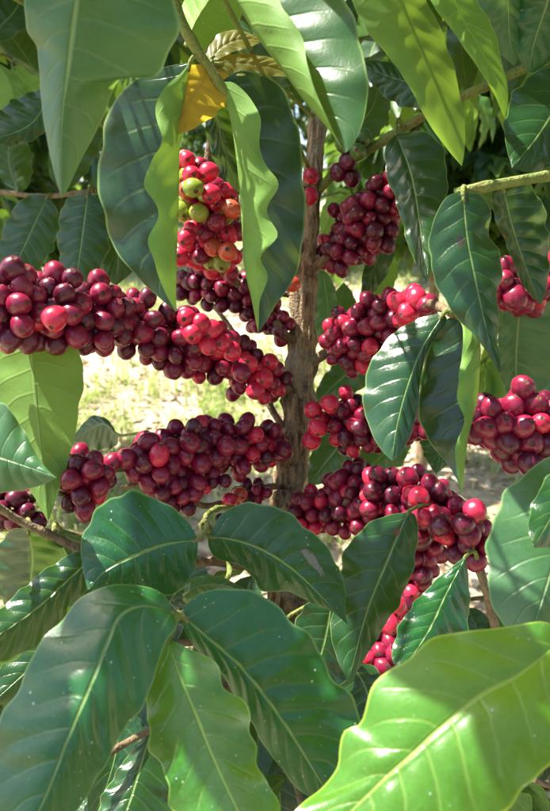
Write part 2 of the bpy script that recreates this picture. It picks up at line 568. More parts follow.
def build_litter():
    V, F, T = [], [], []
    rng = np.random.default_rng(12)
    for _ in range(15000):
        y = 0.9 + 8.0 * rng.random() ** 1.3
        x = rng.uniform(-1, 1) * (0.7 + y * 0.5)
        z = float(ground_z(x, y)) + 0.006
        le, w = rng.uniform(0.02, 0.07), rng.uniform(0.006, 0.018)
        a = rng.uniform(0, 6.28)
        d = np.array((math.cos(a), math.sin(a), rng.normal() * 0.15))
        s = np.array((-math.sin(a), math.cos(a), rng.normal() * 0.3))
        c = np.array((x, y, z))
        up = np.array((0, 0, 1))
        cu = rng.uniform(0.0, 0.4) * le
        i = len(V)
        V += [c - d * le / 2, c + s * w - d * le * .1 + up * cu * .7, c + d * le / 2 + up * cu, c - s * w - d * le * .1 + up * cu * rng.random(), c + up * 0.002]
        F += [(i, i + 4, i + 1), (i + 1, i + 4, i + 2), (i + 2, i + 4, i + 3), (i + 3, i + 4, i)]
        T += [rng.random()] * 5
    me = mesh_from('leaf_litter', V, F, mats=[simple_leafy('dry_leaves', [(0.16, 0.10, 0.06), (0.42, 0.32, 0.20), (0.62, 0.55, 0.42)], 0.8, 0.1, (0.3, 0.2, 0.1))])
    set_tint(me, T)
    tag(link('leaf_litter', me), 'dry brown fallen leaves scattered over the sunlit ground', 'leaf litter', kind='stuff')


build_grass()
build_litter()

# ------------------------------------------------------------------ leaves
def loft_leaf(mid, A, B, da, db, za, zb, nu=56, nv=10, ripple=0.0, rk=5.0, quilt=0.0007, seed=0, sag=0.0, show='top', nveins=9):
    """mid, A, B: photo polylines from leaf base to tip; za/zb: how far each half's edge stands off the midrib (m)"""
    rng = np.random.default_rng(seed)
    m = catmull(mid, nu)
    a = catmull([mid[0]] + list(A) + [mid[-1]], nu)
    b = catmull([mid[0]] + list(B) + [mid[-1]], nu)
    u = np.linspace(0, 1, nu + 1)
    dm = da + (db - da) * u + sag * np.sin(math.pi * u)
    prof = np.clip(np.sin(math.pi * u) * 1.3, 0, 1)
    v = np.linspace(-1, 1, 2 * nv + 1)
    U, Vv = np.meshgrid(u, v, indexing='ij')
    ew = np.clip(ripple / .002, .4, 1.3) * .045
    q1, q2 = rng.uniform(0, 6.28, 2)
    en = np.clip(np.sin(math.pi * u), 0, 1)[:, None]
    a = m + (a - m) * (1 + en * ew * (.3 if zb < -.010 else 1) * (np.sin(2 * math.pi * rk * u + q1) + .6 * np.sin(2 * math.pi * rk * 1.9 * u + q2))[:, None])
    b = m + (b - m) * (1 + en * ew * (.6 if zb < -.010 else 1) * (np.sin(2 * math.pi * rk * u + q2) + .6 * np.sin(2 * math.pi * rk * 1.8 * u + q1))[:, None])
    t = np.abs(Vv)[..., None]
    xy = np.where(Vv[..., None] < 0, m[:, None, :] * (1 - t) + a[:, None, :] * t, m[:, None, :] * (1 - t) + b[:, None, :] * t)
    t = t[..., 0]
    pa = t ** 1.25 if za > -.010 else 1 - (1 - t) ** 2.6
    pb = t ** 1.25 if zb > -.010 else 1 - (1 - t) ** 2.6
    dep = dm[:, None] + np.where(Vv < 0, za * pa, zb * pb) * prof[:, None]
    p1, p2 = rng.uniform(0, 6.28, 2)
    rip = np.where(Vv < 0, np.sin(2 * math.pi * rk * U + p1), np.sin(2 * math.pi * rk * 0.9 * U + p2))
    dep = dep + ripple * rip * t ** 2.2 * prof[:, None]
    Pt = PN(xy, dep)
    return finish_leaf(Pt, U, Vv, prof, quilt, nveins, show, nv)


def finish_leaf(Pt, U, Vv, prof, quilt, nveins, show, nv, view=CAMP):
    nu = Pt.shape[0] - 1
    du = np.gradient(Pt, axis=0)
    dv = np.gradient(Pt, axis=1)
    n = np.cross(du, dv)
    n /= np.linalg.norm(n, axis=2)[..., None] + 1e-12
    q = Pt[nu // 2, nv // 2]
    facing = float(np.dot(n[nu // 2, nv // 2], view - q)) > 0
    flip = (facing != (show == 'top'))
    nt_ = n if not flip else -n
    t = np.abs(Vv)
    s = U * nveins - 1.5 * t ** 1.25 + np.where(Vv < 0, -0.17, 0.17)
    h = quilt * (0.62 + 0.3 * np.sin(U * 9.0 + Vv * 2.0 + Pt[0, 0, 0] * 60)) * (np.abs(np.sin(math.pi * s)) - 0.5) * np.sin(math.pi * np.clip(t, 0, 1) ** 0.8) * prof[:, None]
    h = h + 0.0007 * np.exp(-(t / 0.12) ** 2) * -1.0 * prof[:, None]
    Pt = Pt + nt_ * h[..., None]
    W = Pt.shape[1]
    idx = np.arange(Pt.shape[0] * W).reshape(Pt.shape[0], W)
    F = []
    for i in range(nu):
        for j in range(W - 1):
            f = (idx[i, j], idx[i + 1, j], idx[i + 1, j + 1], idx[i, j + 1])
            F.append(tuple(int(k) for k in (f if not flip else f[::-1])))
    UV = np.stack([U.ravel(), Vv.ravel() * 0.5 + 0.5], axis=1)
    return Pt.reshape(-1, 3), F, UV


def add_petiole(V, F, UV, path, r0, r1):
    pv, pf = tube(catmull(path, 8), np.linspace(r0, r1, 9), 7)
    k = len(V)
    V = np.vstack([V, pv])
    F2 = F + [tuple(i + k for i in f) for f in pf]
    UV = np.vstack([UV, np.tile([[0.5, 0.5]], (len(pv), 1))])
    idx = [0] * len(F) + [1] * len(pf)
    return V, F2, UV, idx


def unit_leaf(seed, width=0.40, droop=0.25, fold=0.25, ripple=0.02, nu=22, nv=5, wave=4.0):
    """a leaf of length 1 from the origin along +X, upper face towards +Z, with a short petiole"""
    rng = np.random.default_rng(seed)
    u = np.linspace(0, 1, nu + 1)
    w = width / 2 * np.clip((np.sin(math.pi * u ** 0.82) ** 0.85) * (1 - 0.25 * u) * 1.12, 0, None)
    w = w * np.where(u > 0.85, 1 - ((u - 0.85) / 0.15) * 0.45, 1)
    ang = -droop * u * 1.6
    dx = np.cos(ang) / nu
    dz = np.sin(ang) / nu
    X = np.concatenate([[0], np.cumsum(dx[:-1])])
    Z = np.concatenate([[0], np.cumsum(dz[:-1])])
    Yb = rng.normal() * 0.06 * np.sin(math.pi * u)
    v = np.linspace(-1, 1, 2 * nv + 1)
    U, Vv = np.meshgrid(u, v, indexing='ij')
    t = np.abs(Vv)
    prof = np.clip(np.sin(math.pi * u) * 1.3, 0, 1)
    p1, p2 = rng.uniform(0, 6.28, 2)
    rip = np.where(Vv < 0, np.sin(2 * math.pi * wave * U + p1), np.sin(2 * math.pi * wave * U + p2)) * ripple * t ** 2 * prof[:, None]
    Y = Yb[:, None] + Vv * w[:, None] * math.cos(fold)
    Zz = Z[:, None] + t * w[:, None] * math.sin(fold) + rip
    Pt = np.stack([np.tile(X[:, None], (1, len(v))), Y, Zz], axis=2)
    V, F, UV = finish_leaf(Pt, U, Vv, prof, 0.006, 9, 'top', nv, view=np.array((0.3, 0, 50.0)))
    return add_petiole(V, F, UV, [(-0.07, 0, 0.02), (-0.03, 0, 0.002), (0.02, 0, -0.001)], 0.012, 0.008)


LEAFVAR = {}


def leaf_variant(k, mat, petmat='stem'):
    key = (k, mat)
    if key not in LEAFVAR:
        rng = random.Random(k * 31 + 5)
        V, F, UV, idx = unit_leaf(k, rng.uniform(0.36, 0.46), rng.uniform(0.1, 0.75), rng.uniform(0.05, 0.5), rng.uniform(0.008, 0.03))
        LEAFVAR[key] = mesh_from('leaf_shape', V, F, UV, mats=[M[mat], M[petmat]], mat_idx=idx)
    return LEAFVAR[key]


def leaf_matrix(pos, direc, up, length):
    x = Vector(direc).normalized()
    z = Vector(up)
    z = (z - x * z.dot(x))
    if z.length < 1e-4: z = Vector((1, 0, 0)) - x * x.x
    z.normalize()
    y = z.cross(x)
    m = Matrix(((x.x, y.x, z.x), (x.y, y.y, z.y), (x.z, y.z, z.z))).to_4x4()
    return Matrix.Translation(Vector(pos)) @ m @ Matrix.Scale(length, 4)


def place_leaf(parent, pos, direc, up, length, mat='leaf', var=None):
    var = random.randrange(8) if var is None else var
    o = bpy.data.objects.new('leaf', leaf_variant(var, mat))
    COL.objects.link(o)
    o.parent = parent
    o.matrix_parent_inverse = root_matrix(parent).inverted()
    o.matrix_basis = leaf_matrix(pos, direc, up, length)
    return o


# ------------------------------------------------------------------ the main tree
TR = [(284, 560, .680), (288, 490, .680), (297, 420, .680), (301, 360, .680), (303, 320, .678), (304, 280, .676), (311, 210, .672),
      (316, 150, .670), (321, 80, .668), (326, 0, .666), (331, -120, .664), (336, -300, .66)]
trw = np.array([P(*q) for q in TR])
base = np.array((trw[0][0] - 0.012, trw[0][1] - 0.01, 0.0))
midp = (trw[0] * 0.5 + base * 0.5) + np.array((0.008, 0.012, 0))
trunk_path = np.vstack([base - np.array((0, 0, .03)), base + np.array((0, 0, 0.10)), midp, trw])
trunk_r = np.array([.028, .022, .018,   .0145, .0138, .0130, .0120, .0112, .0096, .0080, .0075, .0066, .0060, .0052, .0042])
tree = empty('coffee_tree', tuple(base))
tag(tree, 'coffee tree with brown trunk laden with dense clusters of dark red cherries', 'tree')
tp = catmull(np.column_stack([trunk_path, trunk_r]), 240)
rad = tp[:, 3].copy()
for (y_, amp) in ((265, .25), (284, .45), (302, .22), (340, .25), (366, .36), (402, .40), (440, .22), (470, .25), (185, .3), (130, .25), (225, .2)):
    zc = P(303, y_, .68)[2]
    rad *= 1 + amp * np.exp(-((tp[:, 2] - zc) / 0.0075) ** 2)
tv, tf = tube(tp[:, :3], rad, 40, 0.085, 5)
trunk = link('trunk', mesh_from('trunk', tv, tf, mats=[M['bark']]), tree)


def branch(root, pts, r0, r1, mat='twig', nodes=0.045, name='branch', n=None, world=None, swell=0.22):
    w = np.array([P(*q) for q in pts]) if world is None else np.array(world)
    L = np.sum(np.linalg.norm(np.diff(w, axis=0), axis=1))
    n = n or max(10, int(L / 0.006))
    path = catmull(w, n)
    s = np.linspace(0, 1, n + 1)
    r = r0 + (r1 - r0) * s
    k = (s * L / nodes)
    r = r * (1 + swell * np.exp(-((k - np.round(k)) * nodes / 0.0045) ** 2))
    v, f = tube(path, r, 10, 0.03, int(abs(pts[0][0])) if pts is not None else 3)
    o = link(name, mesh_from(name, v, f, mats=[M[mat]]), root)
    o['_p'] = 0
    del o['_p']
    PATHS[o.name] = path
    return o


PATHS = {}
BR = {}
BR['left_row'] = branch(tree, [(297, 398, .68), (282, 386, .665), (245, 368, .64), (195, 348, .615), (140, 328, .58), (90, 316, .545), (35, 308, .505), (-30, 302, .475), (-110, 300, .45)], .0052, .003)
BR['left_low'] = branch(tree, [(291, 466, .68), (276, 452, .665), (240, 446, .635), (190, 452, .60), (150, 464, .575), (115, 468, .56), (85, 476, .545), (40, 492, .54), (-10, 506, .545), (-70, 512, .55)], .0048, .0026)
BR['left_top'] = branch(tree, [(303, 300, .678), (285, 292, .69), (262, 296, .68), (240, 285, .665), (215, 262, .64), (203, 225, .625), (205, 180, .62), (214, 120, .615), (225, 60, .60)], .0048, .003)
BR['left_stub'] = branch(tree, [(301, 345, .678), (286, 335, .66), (276, 322, .65)], .0045, .0032)
BR['left_stub_low'] = branch(tree, [(292, 440, .68), (272, 410, .675), (262, 385, .68), (250, 372, .70), (232, 330, .73), (200, 290, .76)], .0036, .002)
BR['right_top'] = branch(tree, [(305, 276, .676), (320, 263, .665), (342, 250, .645), (365, 225, .63), (388, 200, .62), (415, 180, .61), (440, 165, .60)], .0048, .0026)
BR['right_upper_stem'] = branch(tree, [(314, 196, .672), (330, 178, .66), (352, 160, .64), (385, 140, .62), (430, 112, .60), (485, 86, .57), (540, 62, .55), (610, 40, .53)], .0044, .0034, 'stem')
BR['right_mid'] = branch(tree, [(303, 372, .68), (318, 358, .665), (345, 345, .635), (378, 330, .60), (405, 312, .565), (428, 304, .53), (442, 308, .485), (452, 314, .455)], .0052, .0026)
BR['right_low'] = branch(tree, [(299, 405, .68), (312, 412, .665), (345, 424, .64), (385, 425, .615), (425, 430, .59), (450, 446, .57)], .0046, .0026)
BR['bottom_row'] = branch(tree, [(288, 512, .68), (305, 515, .665), (345, 503, .63), (390, 498, .60), (430, 508, .57), (458, 528, .545), (474, 556, .53), (486, 590, .52), (498, 640, .52)], .0050, .0028)
BR['bottom_strand'] = branch(tree, [(438, 512, .572), (428, 545, .585), (412, 585, .59), (392, 630, .585), (374, 672, .58), (362, 715, .58)], .0034, .002)
BR['low_twig'] = branch(tree, [(288, 520, .68), (262, 512, .64), (232, 508, .57), (214, 510, .50), (205, 522, .475), (222, 545, .50), (230, 572, .50), (208, 602, .43), (178, 616, .372), (172, 634, .362)], .0024, .0016, 'stem', swell=.35)
BR['low_twig_left'] = branch(tree, [(286, 545, .68), (220, 560, .62), (150, 566, .55), (98, 556, .50), (50, 535, .49), (10, 515, .48), (-50, 470, .45)], .0040, .0024)
BR['grey_twig'] = branch(tree, [(289, 486, .68), (262, 488, .66), (232, 500, .63), (205, 506, .60), (180, 494, .58), (148, 484, .575), (120, 488, .58)], .0034, .0018)
BR['top_left'] = branch(tree, [(331, -130, .664), (270, -140, .55), (200, -110, .44), (140, -95, .36), (84, -85, .305), (20, -90, .27)], .0050, .003)
BR['shoot'] = branch(tree, [(200, -110, .44), (172, -30, .455), (178, 12, .46), (192, 42, .465), (208, 66, .47), (222, 88, .475), (228, 100, .48)], .0040, .0030, 'stem', nodes=.03)
BR['top_right'] = branch(tree, [(330, -110, .664), (375, -90, .52), (420, -75, .45), (470, -70, .42), (530, -70, .43), (620, -80, .44)], .0048, .003)
BR['low_right'] = branch(tree, [(286, 600, .68), (330, 640, .62), (370, 690, .56), (400, 740, .50), (430, 800, .47)], .0040, .002)
BR['low_mid'] = branch(tree, [(285, 620, .68), (250, 660, .60), (210, 700, .52), (150, 730, .46), (80, 770, .43)], .0040, .002)

# neighbouring tree to the right: its branches reach in from outside the frame
nb_base = np.array((0.62, 0.52, 0.0))
nbt = empty('coffee_tree', tuple(nb_base))
tag(nbt, 'neighbouring coffee tree reaching in with a yellow-green stem and heavy red cluster', 'tree')
nb_path = [nb_base + np.array(q) for q in ((0, 0, -.03), (.005, .0, .3), (-.005, .01, .7), (.0, .0, 1.1), (.01, -.005, 1.5), (.01, 0, 1.9))]
nv_, nf_ = tube(catmull(nb_path, 120), np.linspace(.024, .008, 121), 16, .045, 9)
link('trunk', mesh_from('trunk', nv_, nf_, mats=[M['bark']]), nbt)


def nb_branch(z, pts, r0, r1, mat):
    w = [nb_base + np.array((0, 0, z))] + [P(*q) for q in pts]
    return branch(nbt, [(pts[0][0], 0, 0)], r0, r1, mat, world=w)


BR['nb_stem'] = nb_branch(1.32, [(640, 158, .47), (590, 166, .462), (550, 175, .455), (505, 183, .45), (478, 188, .448), (455, 193, .45)], .0046, .0032, 'stem')
BR['nb_upper'] = nb_branch(1.25, [(620, 268, .53), (560, 278, .52), (515, 285, .515), (480, 290, .51)], .0044, .003, 'twig')
BR['nb_mid'] = nb_branch(1.12, [(640, 425, .51), (570, 430, .49), (520, 428, .485), (475, 424, .48)], .0046, .0032, 'twig')
BR['nb_low'] = nb_branch(0.98, [(700, 640, .36), (640, 640, .325), (590, 634, .305), (565, 637, .300)], .0042, .003, 'stem')

# tree standing behind on the left
lb = np.array((-0.66, 1.25, 0.0))
lbt = empty('coffee_tree', tuple(lb))
tag(lbt, 'shaded coffee tree with dark leaves behind the laden tree, left of its trunk', 'tree')
tv, tf = tube(catmull([lb + np.array(q) for q in ((0, 0, -.03), (.01, 0, .5), (0, .01, 1.0), (.01, 0, 1.5), (0, 0, 2.0))], 100), np.linspace(.024, .008, 101), 14, .045, 4)
link('trunk', mesh_from('trunk', tv, tf, mats=[M['bark']]), lbt)
BR['lb_stem'] = branch(lbt, [(7, 0, 0)], .0050, .0030, 'stem', world=[lb + np.array((.006, 0, 1.30)), P(-120, 60, .95), P(-20, 44, .78), (P(12, 58, .76)), P(45, 80, .75), P(108, 128, .76), P(150, 156, .78)])
BR['lb_low'] = branch(lbt, [(8, 0, 0)], .0046, .0026, 'twig', world=[lb + np.array((.006, 0, 1.16)), P(-120, 190, .95), P(-20, 190, .80), P(40, 196, .76), P(100, 190, .74)])
# tree standing behind on the right
rb = np.array((0.76, 1.35, 0.0))
rbt = empty('coffee_tree', tuple(rb))
tag(rbt, 'shaded coffee tree with dark leaves behind the laden tree, right of its trunk', 'tree')
tv, tf = tube(catmull([rb + np.array(q) for q in ((0, 0, -.03), (-.01, 0, .5), (0, .01, 1.0), (.01, 0, 1.5), (0, 0, 2.1))], 100), np.linspace(.024, .008, 101), 14, .045, 6)
link('trunk', mesh_from('trunk', tv, tf, mats=[M['bark']]), rbt)
# hero leaves, traced in the photograph.  branch, mid, A, B, depth base/tip, edge stand-off A/B, ...
HERO = []


def H(br, mid, A, B, da, db, za=0.0, zb=0.0, mat='leaf', show='top', ripple=.002, rk=5.0, sag=0.0, quilt=.0013, label=None):
    HERO.append(dict(br=br, mid=mid, A=A, B=B, da=da, db=db, za=za, zb=zb, mat=mat, show=show, ripple=ripple, rk=rk, sag=sag,
                     quilt=quilt, label=label))


# top, near the lens
H('top_left', [(86, -62), (76, 0), (68, 60), (61, 130), (62, 198)],
  [(50, -50), (28, -10), (26, 28), (38, 50), (40, 90), (47, 140), (56, 180)],
  [(140, -50), (176, 0), (173, 45), (160, 73), (147, 77), (134, 72), (120, 79), (112, 95), (99, 125), (80, 162), (68, 188)],
  .315, .36, .010, .016, 'leaf_pale', ripple=.001, quilt=.0005)
H('top_left', [(216, -40), (250, 25), (280, 66), (305, 100), (328, 128), (345, 153)],
  [(300, -50), (345, 0), (361, 45), (368, 88), (363, 122), (352, 146)],
  [(258, -30), (284, 8), (303, 40), (308, 68), (316, 92), (330, 124), (341, 146)],
  .425, .365, -.012, -.022, 'leaf_under', ripple=.0015)
H('top_right', [(388, -40), (408, 20), (430, 72), (447, 120), (462, 166)],
  [(352, -30), (352, 3), (375, 40), (403, 76), (418, 104), (432, 128), (448, 150)],
  [(415, -35), (427, 0), (442, 32), (452, 60), (458, 85), (464, 115), (465, 145)],
  .44, .47, -.016, .008, 'leaf_under', 'under', ripple=.0012)
H('top_right', [(436, -50), (458, 10), (480, 50), (498, 85), (505, 119)],
  [(408, -40), (430, 0), (452, 30), (474, 62), (492, 90)],
  [(460, -40), (476, 0), (492, 24), (501, 58), (508, 92)],
  .42, .44, -.010, .008, 'leaf_young', 'under', ripple=.0012)
H('top_right', [(505, -50), (508, 0), (510, 40), (514, 66)], [(488, -40), (478, -5), (484, 25), (498, 50)], [(520, -40), (528, 0), (524, 35), (518, 58)],
  .46, .50, .006, .006, 'leaf_pale')
H('top_right', [(560, -50), (548, 0), (535, 40), (528, 72)], [(535, -50), (515, -10), (513, 30), (520, 60)], [(590, -40), (585, 10), (560, 50), (538, 70)],
  .45, .50, .008, .01, 'leaf_speck')
H('right_upper_stem', [(588, 52), (562, 96), (538, 135), (512, 168)], [(560, 60), (522, 82), (506, 112), (505, 140)], [(600, 80), (585, 130), (556, 162), (532, 172)],
  .50, .47, .006, .012, 'leaf', quilt=.0019)
# the two folded leaves hanging from the shoot
H('shoot', [(190, 62), (184, 100), (179, 150), (178, 205), (176, 262), (176, 312)],
  [(160, 68), (128, 84), (109, 112), (100, 152), (98, 182), (105, 222), (117, 252), (138, 278), (162, 300)],
  [(180, 74), (164, 88), (155, 110), (162, 138), (152, 160), (145, 186), (159, 214), (148, 240), (155, 264), (164, 290)],
  .465, .485, .012, -.014, 'leaf_fold', ripple=.0024, label='leaf folded along its midrib showing a pale wavy underside strip')
H('shoot', [(220, 82), (231, 120), (238, 165), (242, 215), (245, 265), (252, 300), (258, 333)],
  [(244, 70), (280, 85), (297, 125), (303, 170), (305, 215), (302, 250), (293, 280), (276, 305), (264, 325)],
  [(236, 84), (259, 112), (260, 150), (277, 184), (267, 210), (277, 234), (261, 257), (268, 276), (260, 300), (259, 322)],
  .475, .495, .012, -.014, 'leaf_fold', ripple=.0024)
H('shoot', [(212, 78), (216, 115), (224, 150), (238, 192)], [(205, 95), (205, 125), (212, 155), (228, 182)], [(228, 90), (240, 120), (248, 160), (244, 185)],
  .50, .53, .004, .004, 'leaf')
H('shoot', [(212, 64), (202, 84), (188, 106), (172, 136)], [(188, 66), (173, 86), (169, 110)], [(229, 76), (230, 98), (212, 117), (190, 130)],
  .475, .465, -.006, .006, 'leaf_brown', 'under', ripple=.002, label='curled brownish yellow leaf near the shoot tip')
H('shoot', [(208, 62), (222, 46), (242, 38), (264, 40)], [(206, 50), (218, 34), (240, 30)], [(216, 60), (232, 52), (252, 46)],
  .475, .50, .006, -.004, 'leaf_olive', ripple=.001)
H('shoot', [(214, 64), (240, 62), (270, 66), (302, 78)], [(222, 56), (248, 54), (278, 60)], [(222, 72), (246, 76), (276, 76)],
  .475, .50, .006, -.004, 'leaf_olive', ripple=.0015)
H('shoot', [(186, 44), (196, 20), (212, -5), (236, -40)], [(182, 30), (182, 5), (198, -25)], [(205, 66), (226, 52), (240, 20), (244, -15)],
  .47, .52, .006, .016, 'leaf_young', 'under', ripple=.0015)
# right side
H('nb_stem', [(463, 193), (467, 235), (477, 286), (489, 338), (500, 374)],
  [(448, 196), (434, 218), (429, 252), (438, 288), (455, 315), (478, 340), (493, 362)],
  [(480, 194), (491, 212), (489, 234), (499, 252), (503, 276), (496, 292), (500, 314), (497, 340), (501, 362)],
  .442, .425, .006, .012, 'leaf_dark_scar', ripple=.0012, quilt=.0021, label='large glossy hanging leaf with a small dark scar')
H('right_upper_stem', [(396, 134), (410, 172), (419, 220), (426, 282)], [(386, 146), (386, 172), (398, 208), (410, 250)], [(428, 132), (446, 158), (446, 196), (440, 240)],
  .56, .50, .010, .004, 'leaf', quilt=.0021)
H('nb_stem', [(502, 184), (512, 225), (524, 262), (541, 306)], [(492, 192), (494, 215), (507, 246), (523, 285)], [(528, 184), (544, 208), (549, 244), (548, 280)],
  .452, .47, .008, .008, 'leaf', quilt=.0019)
H('right_mid', [(444, 313), (424, 345), (407, 388), (396, 430), (392, 461)],
  [(420, 318), (394, 333), (372, 360), (363, 394), (368, 424), (380, 448)],
  [(446, 322), (430, 346), (421, 376), (419, 402), (411, 434), (400, 454)],
  .455, .43, .014, .004, 'leaf', ripple=.001, quilt=.0019)
H('right_mid', [(456, 316), (478, 336), (479, 372), (476, 402), (467, 440), (462, 494)],
  [(443, 322), (428, 350), (420, 386), (418, 412), (428, 440), (446, 462), (457, 480)],
  [(463, 330), (461, 362), (457, 396), (464, 420), (455, 450), (459, 476)],
  .458, .445, .012, -.012, 'leaf_fold', ripple=.0024)
H('nb_upper', [(522, 292), (518, 330), (516, 365), (518, 402)], [(506, 305), (498, 335), (499, 370), (508, 395)], [(545, 296), (566, 325), (562, 365), (540, 395)],
  .53, .56, .006, .010, 'leaf_pale', 'top')
H('nb_mid', [(606, 446), (572, 500), (555, 560), (530, 640)],
  [(548, 458), (524, 474), (504, 496), (492, 522), (487, 560), (490, 596), (504, 626)], [(600, 460), (618, 500), (610, 560), (575, 620)],
  .40, .36, .012, .012, 'leaf_pale', ripple=.0015, quilt=.0004)
H('nb_mid', [(612, 446), (572, 480), (550, 520), (534, 548)], [(556, 470), (536, 496), (528, 525)], [(600, 470), (590, 520), (560, 545)],
  .40, .355, .004, .006, 'leaf')
# left
H('left_row', [(30, 322), (35, 390), (41, 445), (48, 522)],
  [(2, 330), (-14, 370), (-4, 425), (16, 468), (36, 500)], [(62, 326), (82, 358), (82, 390), (76, 428), (70, 456), (61, 485)],
  .525, .515, .010, .006, 'leaf_under', 'under', ripple=.0012)
H('low_twig_left', [(-52, 448), (-10, 455), (25, 466), (57, 478)], [(-30, 405), (0, 402), (20, 424), (33, 448), (46, 468)], [(-20, 490), (10, 492), (36, 487)],
  .43, .42, .010, .006, 'leaf_pale', ripple=.001)
# lower rows
H('low_twig', [(198, 540), (165, 545), (130, 558), (104, 572), (88, 590)],
  [(188, 522), (160, 500), (126, 492), (101, 506), (83, 534), (82, 565)],
  [(197, 556), (190, 580), (166, 598), (136, 599), (108, 592)],
  .455, .43, .010, .004, 'leaf_speck', ripple=.0015, quilt=.0026)
H('low_twig', [(208, 536), (240, 542), (272, 556), (304, 580), (348, 625)],
  [(224, 512), (250, 503), (278, 508), (310, 530), (334, 558), (345, 588), (345, 610)],
  [(209, 548), (218, 560), (238, 564), (252, 578), (266, 592), (290, 592), (312, 604), (332, 612)],
  .465, .455, .010, .004, 'leaf_grey_scar', ripple=.0015, quilt=.0026, label='dark leaf with a grey scarred patch')
H('low_twig_left', [(94, 556), (66, 582), (32, 612), (-24, 650)], [(76, 552), (42, 572), (12, 598), (-16, 624)], [(92, 580), (64, 618), (34, 648), (0, 664)],
  .49, .44, .006, .008, 'leaf', quilt=.0030)
H('low_twig_left', [(28, 528), (32, 560), (28, 590), (14, 622)], [(8, 532), (-4, 560), (0, 595)], [(50, 530), (66, 552), (56, 590), (34, 615)],
  .50, .54, .008, .006, 'leaf', quilt=.0026)
H('low_twig_left', [(60, 528), (76, 552), (80, 582), (72, 616)], [(56, 548), (58, 580)], [(88, 540), (100, 570), (90, 600)],
  .52, .56, .004, .006, 'leaf')
H('low_twig', [(174, 613), (144, 606), (120, 616), (106, 646), (92, 682), (70, 734), (46, 796), (20, 850)],
  [(160, 592), (122, 584), (86, 595), (60, 620), (40, 645), (16, 690), (0, 722), (-18, 775), (-6, 830)],
  [(176, 628), (164, 644), (158, 666), (151, 690), (136, 715), (114, 748), (90, 792), (54, 838)],
  .36, .30, .020, .006, 'leaf_speck', ripple=.0012, sag=-.012, quilt=.0028, label='large broad leaf with a bluish sheen and white specks')
H('low_twig', [(168, 638), (178, 672), (192, 706), (212, 756), (232, 800), (262, 858)],
  [(160, 652), (150, 680), (146, 710), (151, 745), (165, 780), (178, 815), (215, 850)],
  [(192, 650), (216, 664), (228, 692), (248, 706), (252, 730), (256, 760), (270, 786), (280, 815), (276, 845)],
  .36, .30, .006, .004, 'leaf_young', ripple=.0025, quilt=.0008, label='bright green wavy-edged leaf with white specks')
H('low_twig', [(180, 614), (204, 636), (240, 668), (275, 712), (304, 756), (332, 802)],
  [(198, 595), (236, 588), (276, 605), (311, 640), (336, 680), (356, 706), (362, 736), (352, 770)],
  [(186, 634), (200, 654), (222, 676), (250, 722), (276, 762), (304, 794)],
  .37, .36, .012, .004, 'leaf_speck', ripple=.0015, quilt=.0028)
H('nb_low', [(562, 640), (520, 674), (481, 695), (440, 728), (410, 755), (384, 778), (350, 812), (318, 850)],
  [(545, 622), (500, 628), (452, 633), (428, 641), (408, 660), (388, 670), (371, 690), (361, 722), (345, 730), (340, 748), (337, 768), (322, 788), (300, 806), (290, 824)],
  [(572, 690), (560, 752), (540, 776), (522, 790), (505, 812), (470, 850), (400, 864)],
  .312, .290, .016, -.012, 'leaf_bright', ripple=.0012, rk=6, sag=-.008, quilt=.0020, label='bright sunlit leaf with yellow light painted along its wavy edge')
H('bottom_row', [(408, 512), (388, 560), (368, 610), (348, 682)],
  [(386, 516), (360, 530), (342, 560), (331, 610), (334, 650)], [(416, 516), (418, 540), (412, 572), (400, 602), (380, 634), (362, 664)],
  .52, .49, .008, .006, 'leaf_hole_scar', quilt=.0009, label='leaf with a sunlit tip and small torn hole')
H('bottom_row', [(466, 556), (446, 594), (428, 632), (400, 674)], [(448, 570), (424, 592), (401, 622), (392, 655)], [(469, 584), (469, 618), (460, 645), (432, 664)],
  .50, .45, .006, .008, 'leaf_speck', quilt=.0026)
H('low_mid', [(152, 728), (142, 760), (130, 800), (112, 850)], [(140, 740), (118, 770), (98, 810)], [(166, 745), (180, 780), (166, 830)],
  .46, .42, .006, .008, 'leaf')
H('low_twig', [(184, 596), (200, 586), (226, 586), (256, 596)], [(186, 586), (198, 576), (224, 578)], [(188, 606), (206, 602), (232, 600)],
  .43, .46, .006, .010, 'leaf_pale')
H('low_right', [(352, 664), (366, 690), (372, 720), (362, 770)], [(340, 680), (336, 710), (344, 750)], [(376, 668), (392, 700), (386, 740)],
  .55, .53, .004, .004, 'leaf')
H('low_mid', [(332, 598), (326, 635), (316, 670), (300, 712)], [(304, 606), (292, 640), (292, 680)], [(352, 612), (356, 650), (338, 690)], .54, .52, .004, .006, 'leaf')
H('low_mid', [(262, 622), (272, 660), (282, 700), (300, 740)], [(252, 650), (258, 690), (280, 725)], [(290, 630), (308, 668), (310, 710)], .58, .57, .004, .006, 'leaf')
H('low_twig_left', [(92, 600), (60, 640), (30, 668), (-10, 705)], [(60, 612), (26, 640), (0, 668)], [(92, 630), (70, 668), (30, 700)], .54, .50, .004, .006, 'leaf')
H('low_twig_left', [(120, 640), (90, 680), (60, 700), (10, 720)], [(90, 648), (50, 670), (20, 690)], [(124, 670), (96, 710), (50, 724)], .56, .52, .004, .006, 'leaf')
H('lb_stem', [(12, 66), (26, 82), (40, 92), (60, 100)], [(8, 80), (18, 100), (40, 106)], [(24, 66), (44, 74), (56, 88)], .75, .74, .004, .004, 'leaf_young', 'under')
H('lb_stem', [(-6, 60), (8, 78), (14, 100), (10, 128)], [(-16, 76), (-12, 104), (0, 122)], [(14, 74), (28, 98), (20, 120)], .74, .73, .004, .004, 'leaf_under', 'under')
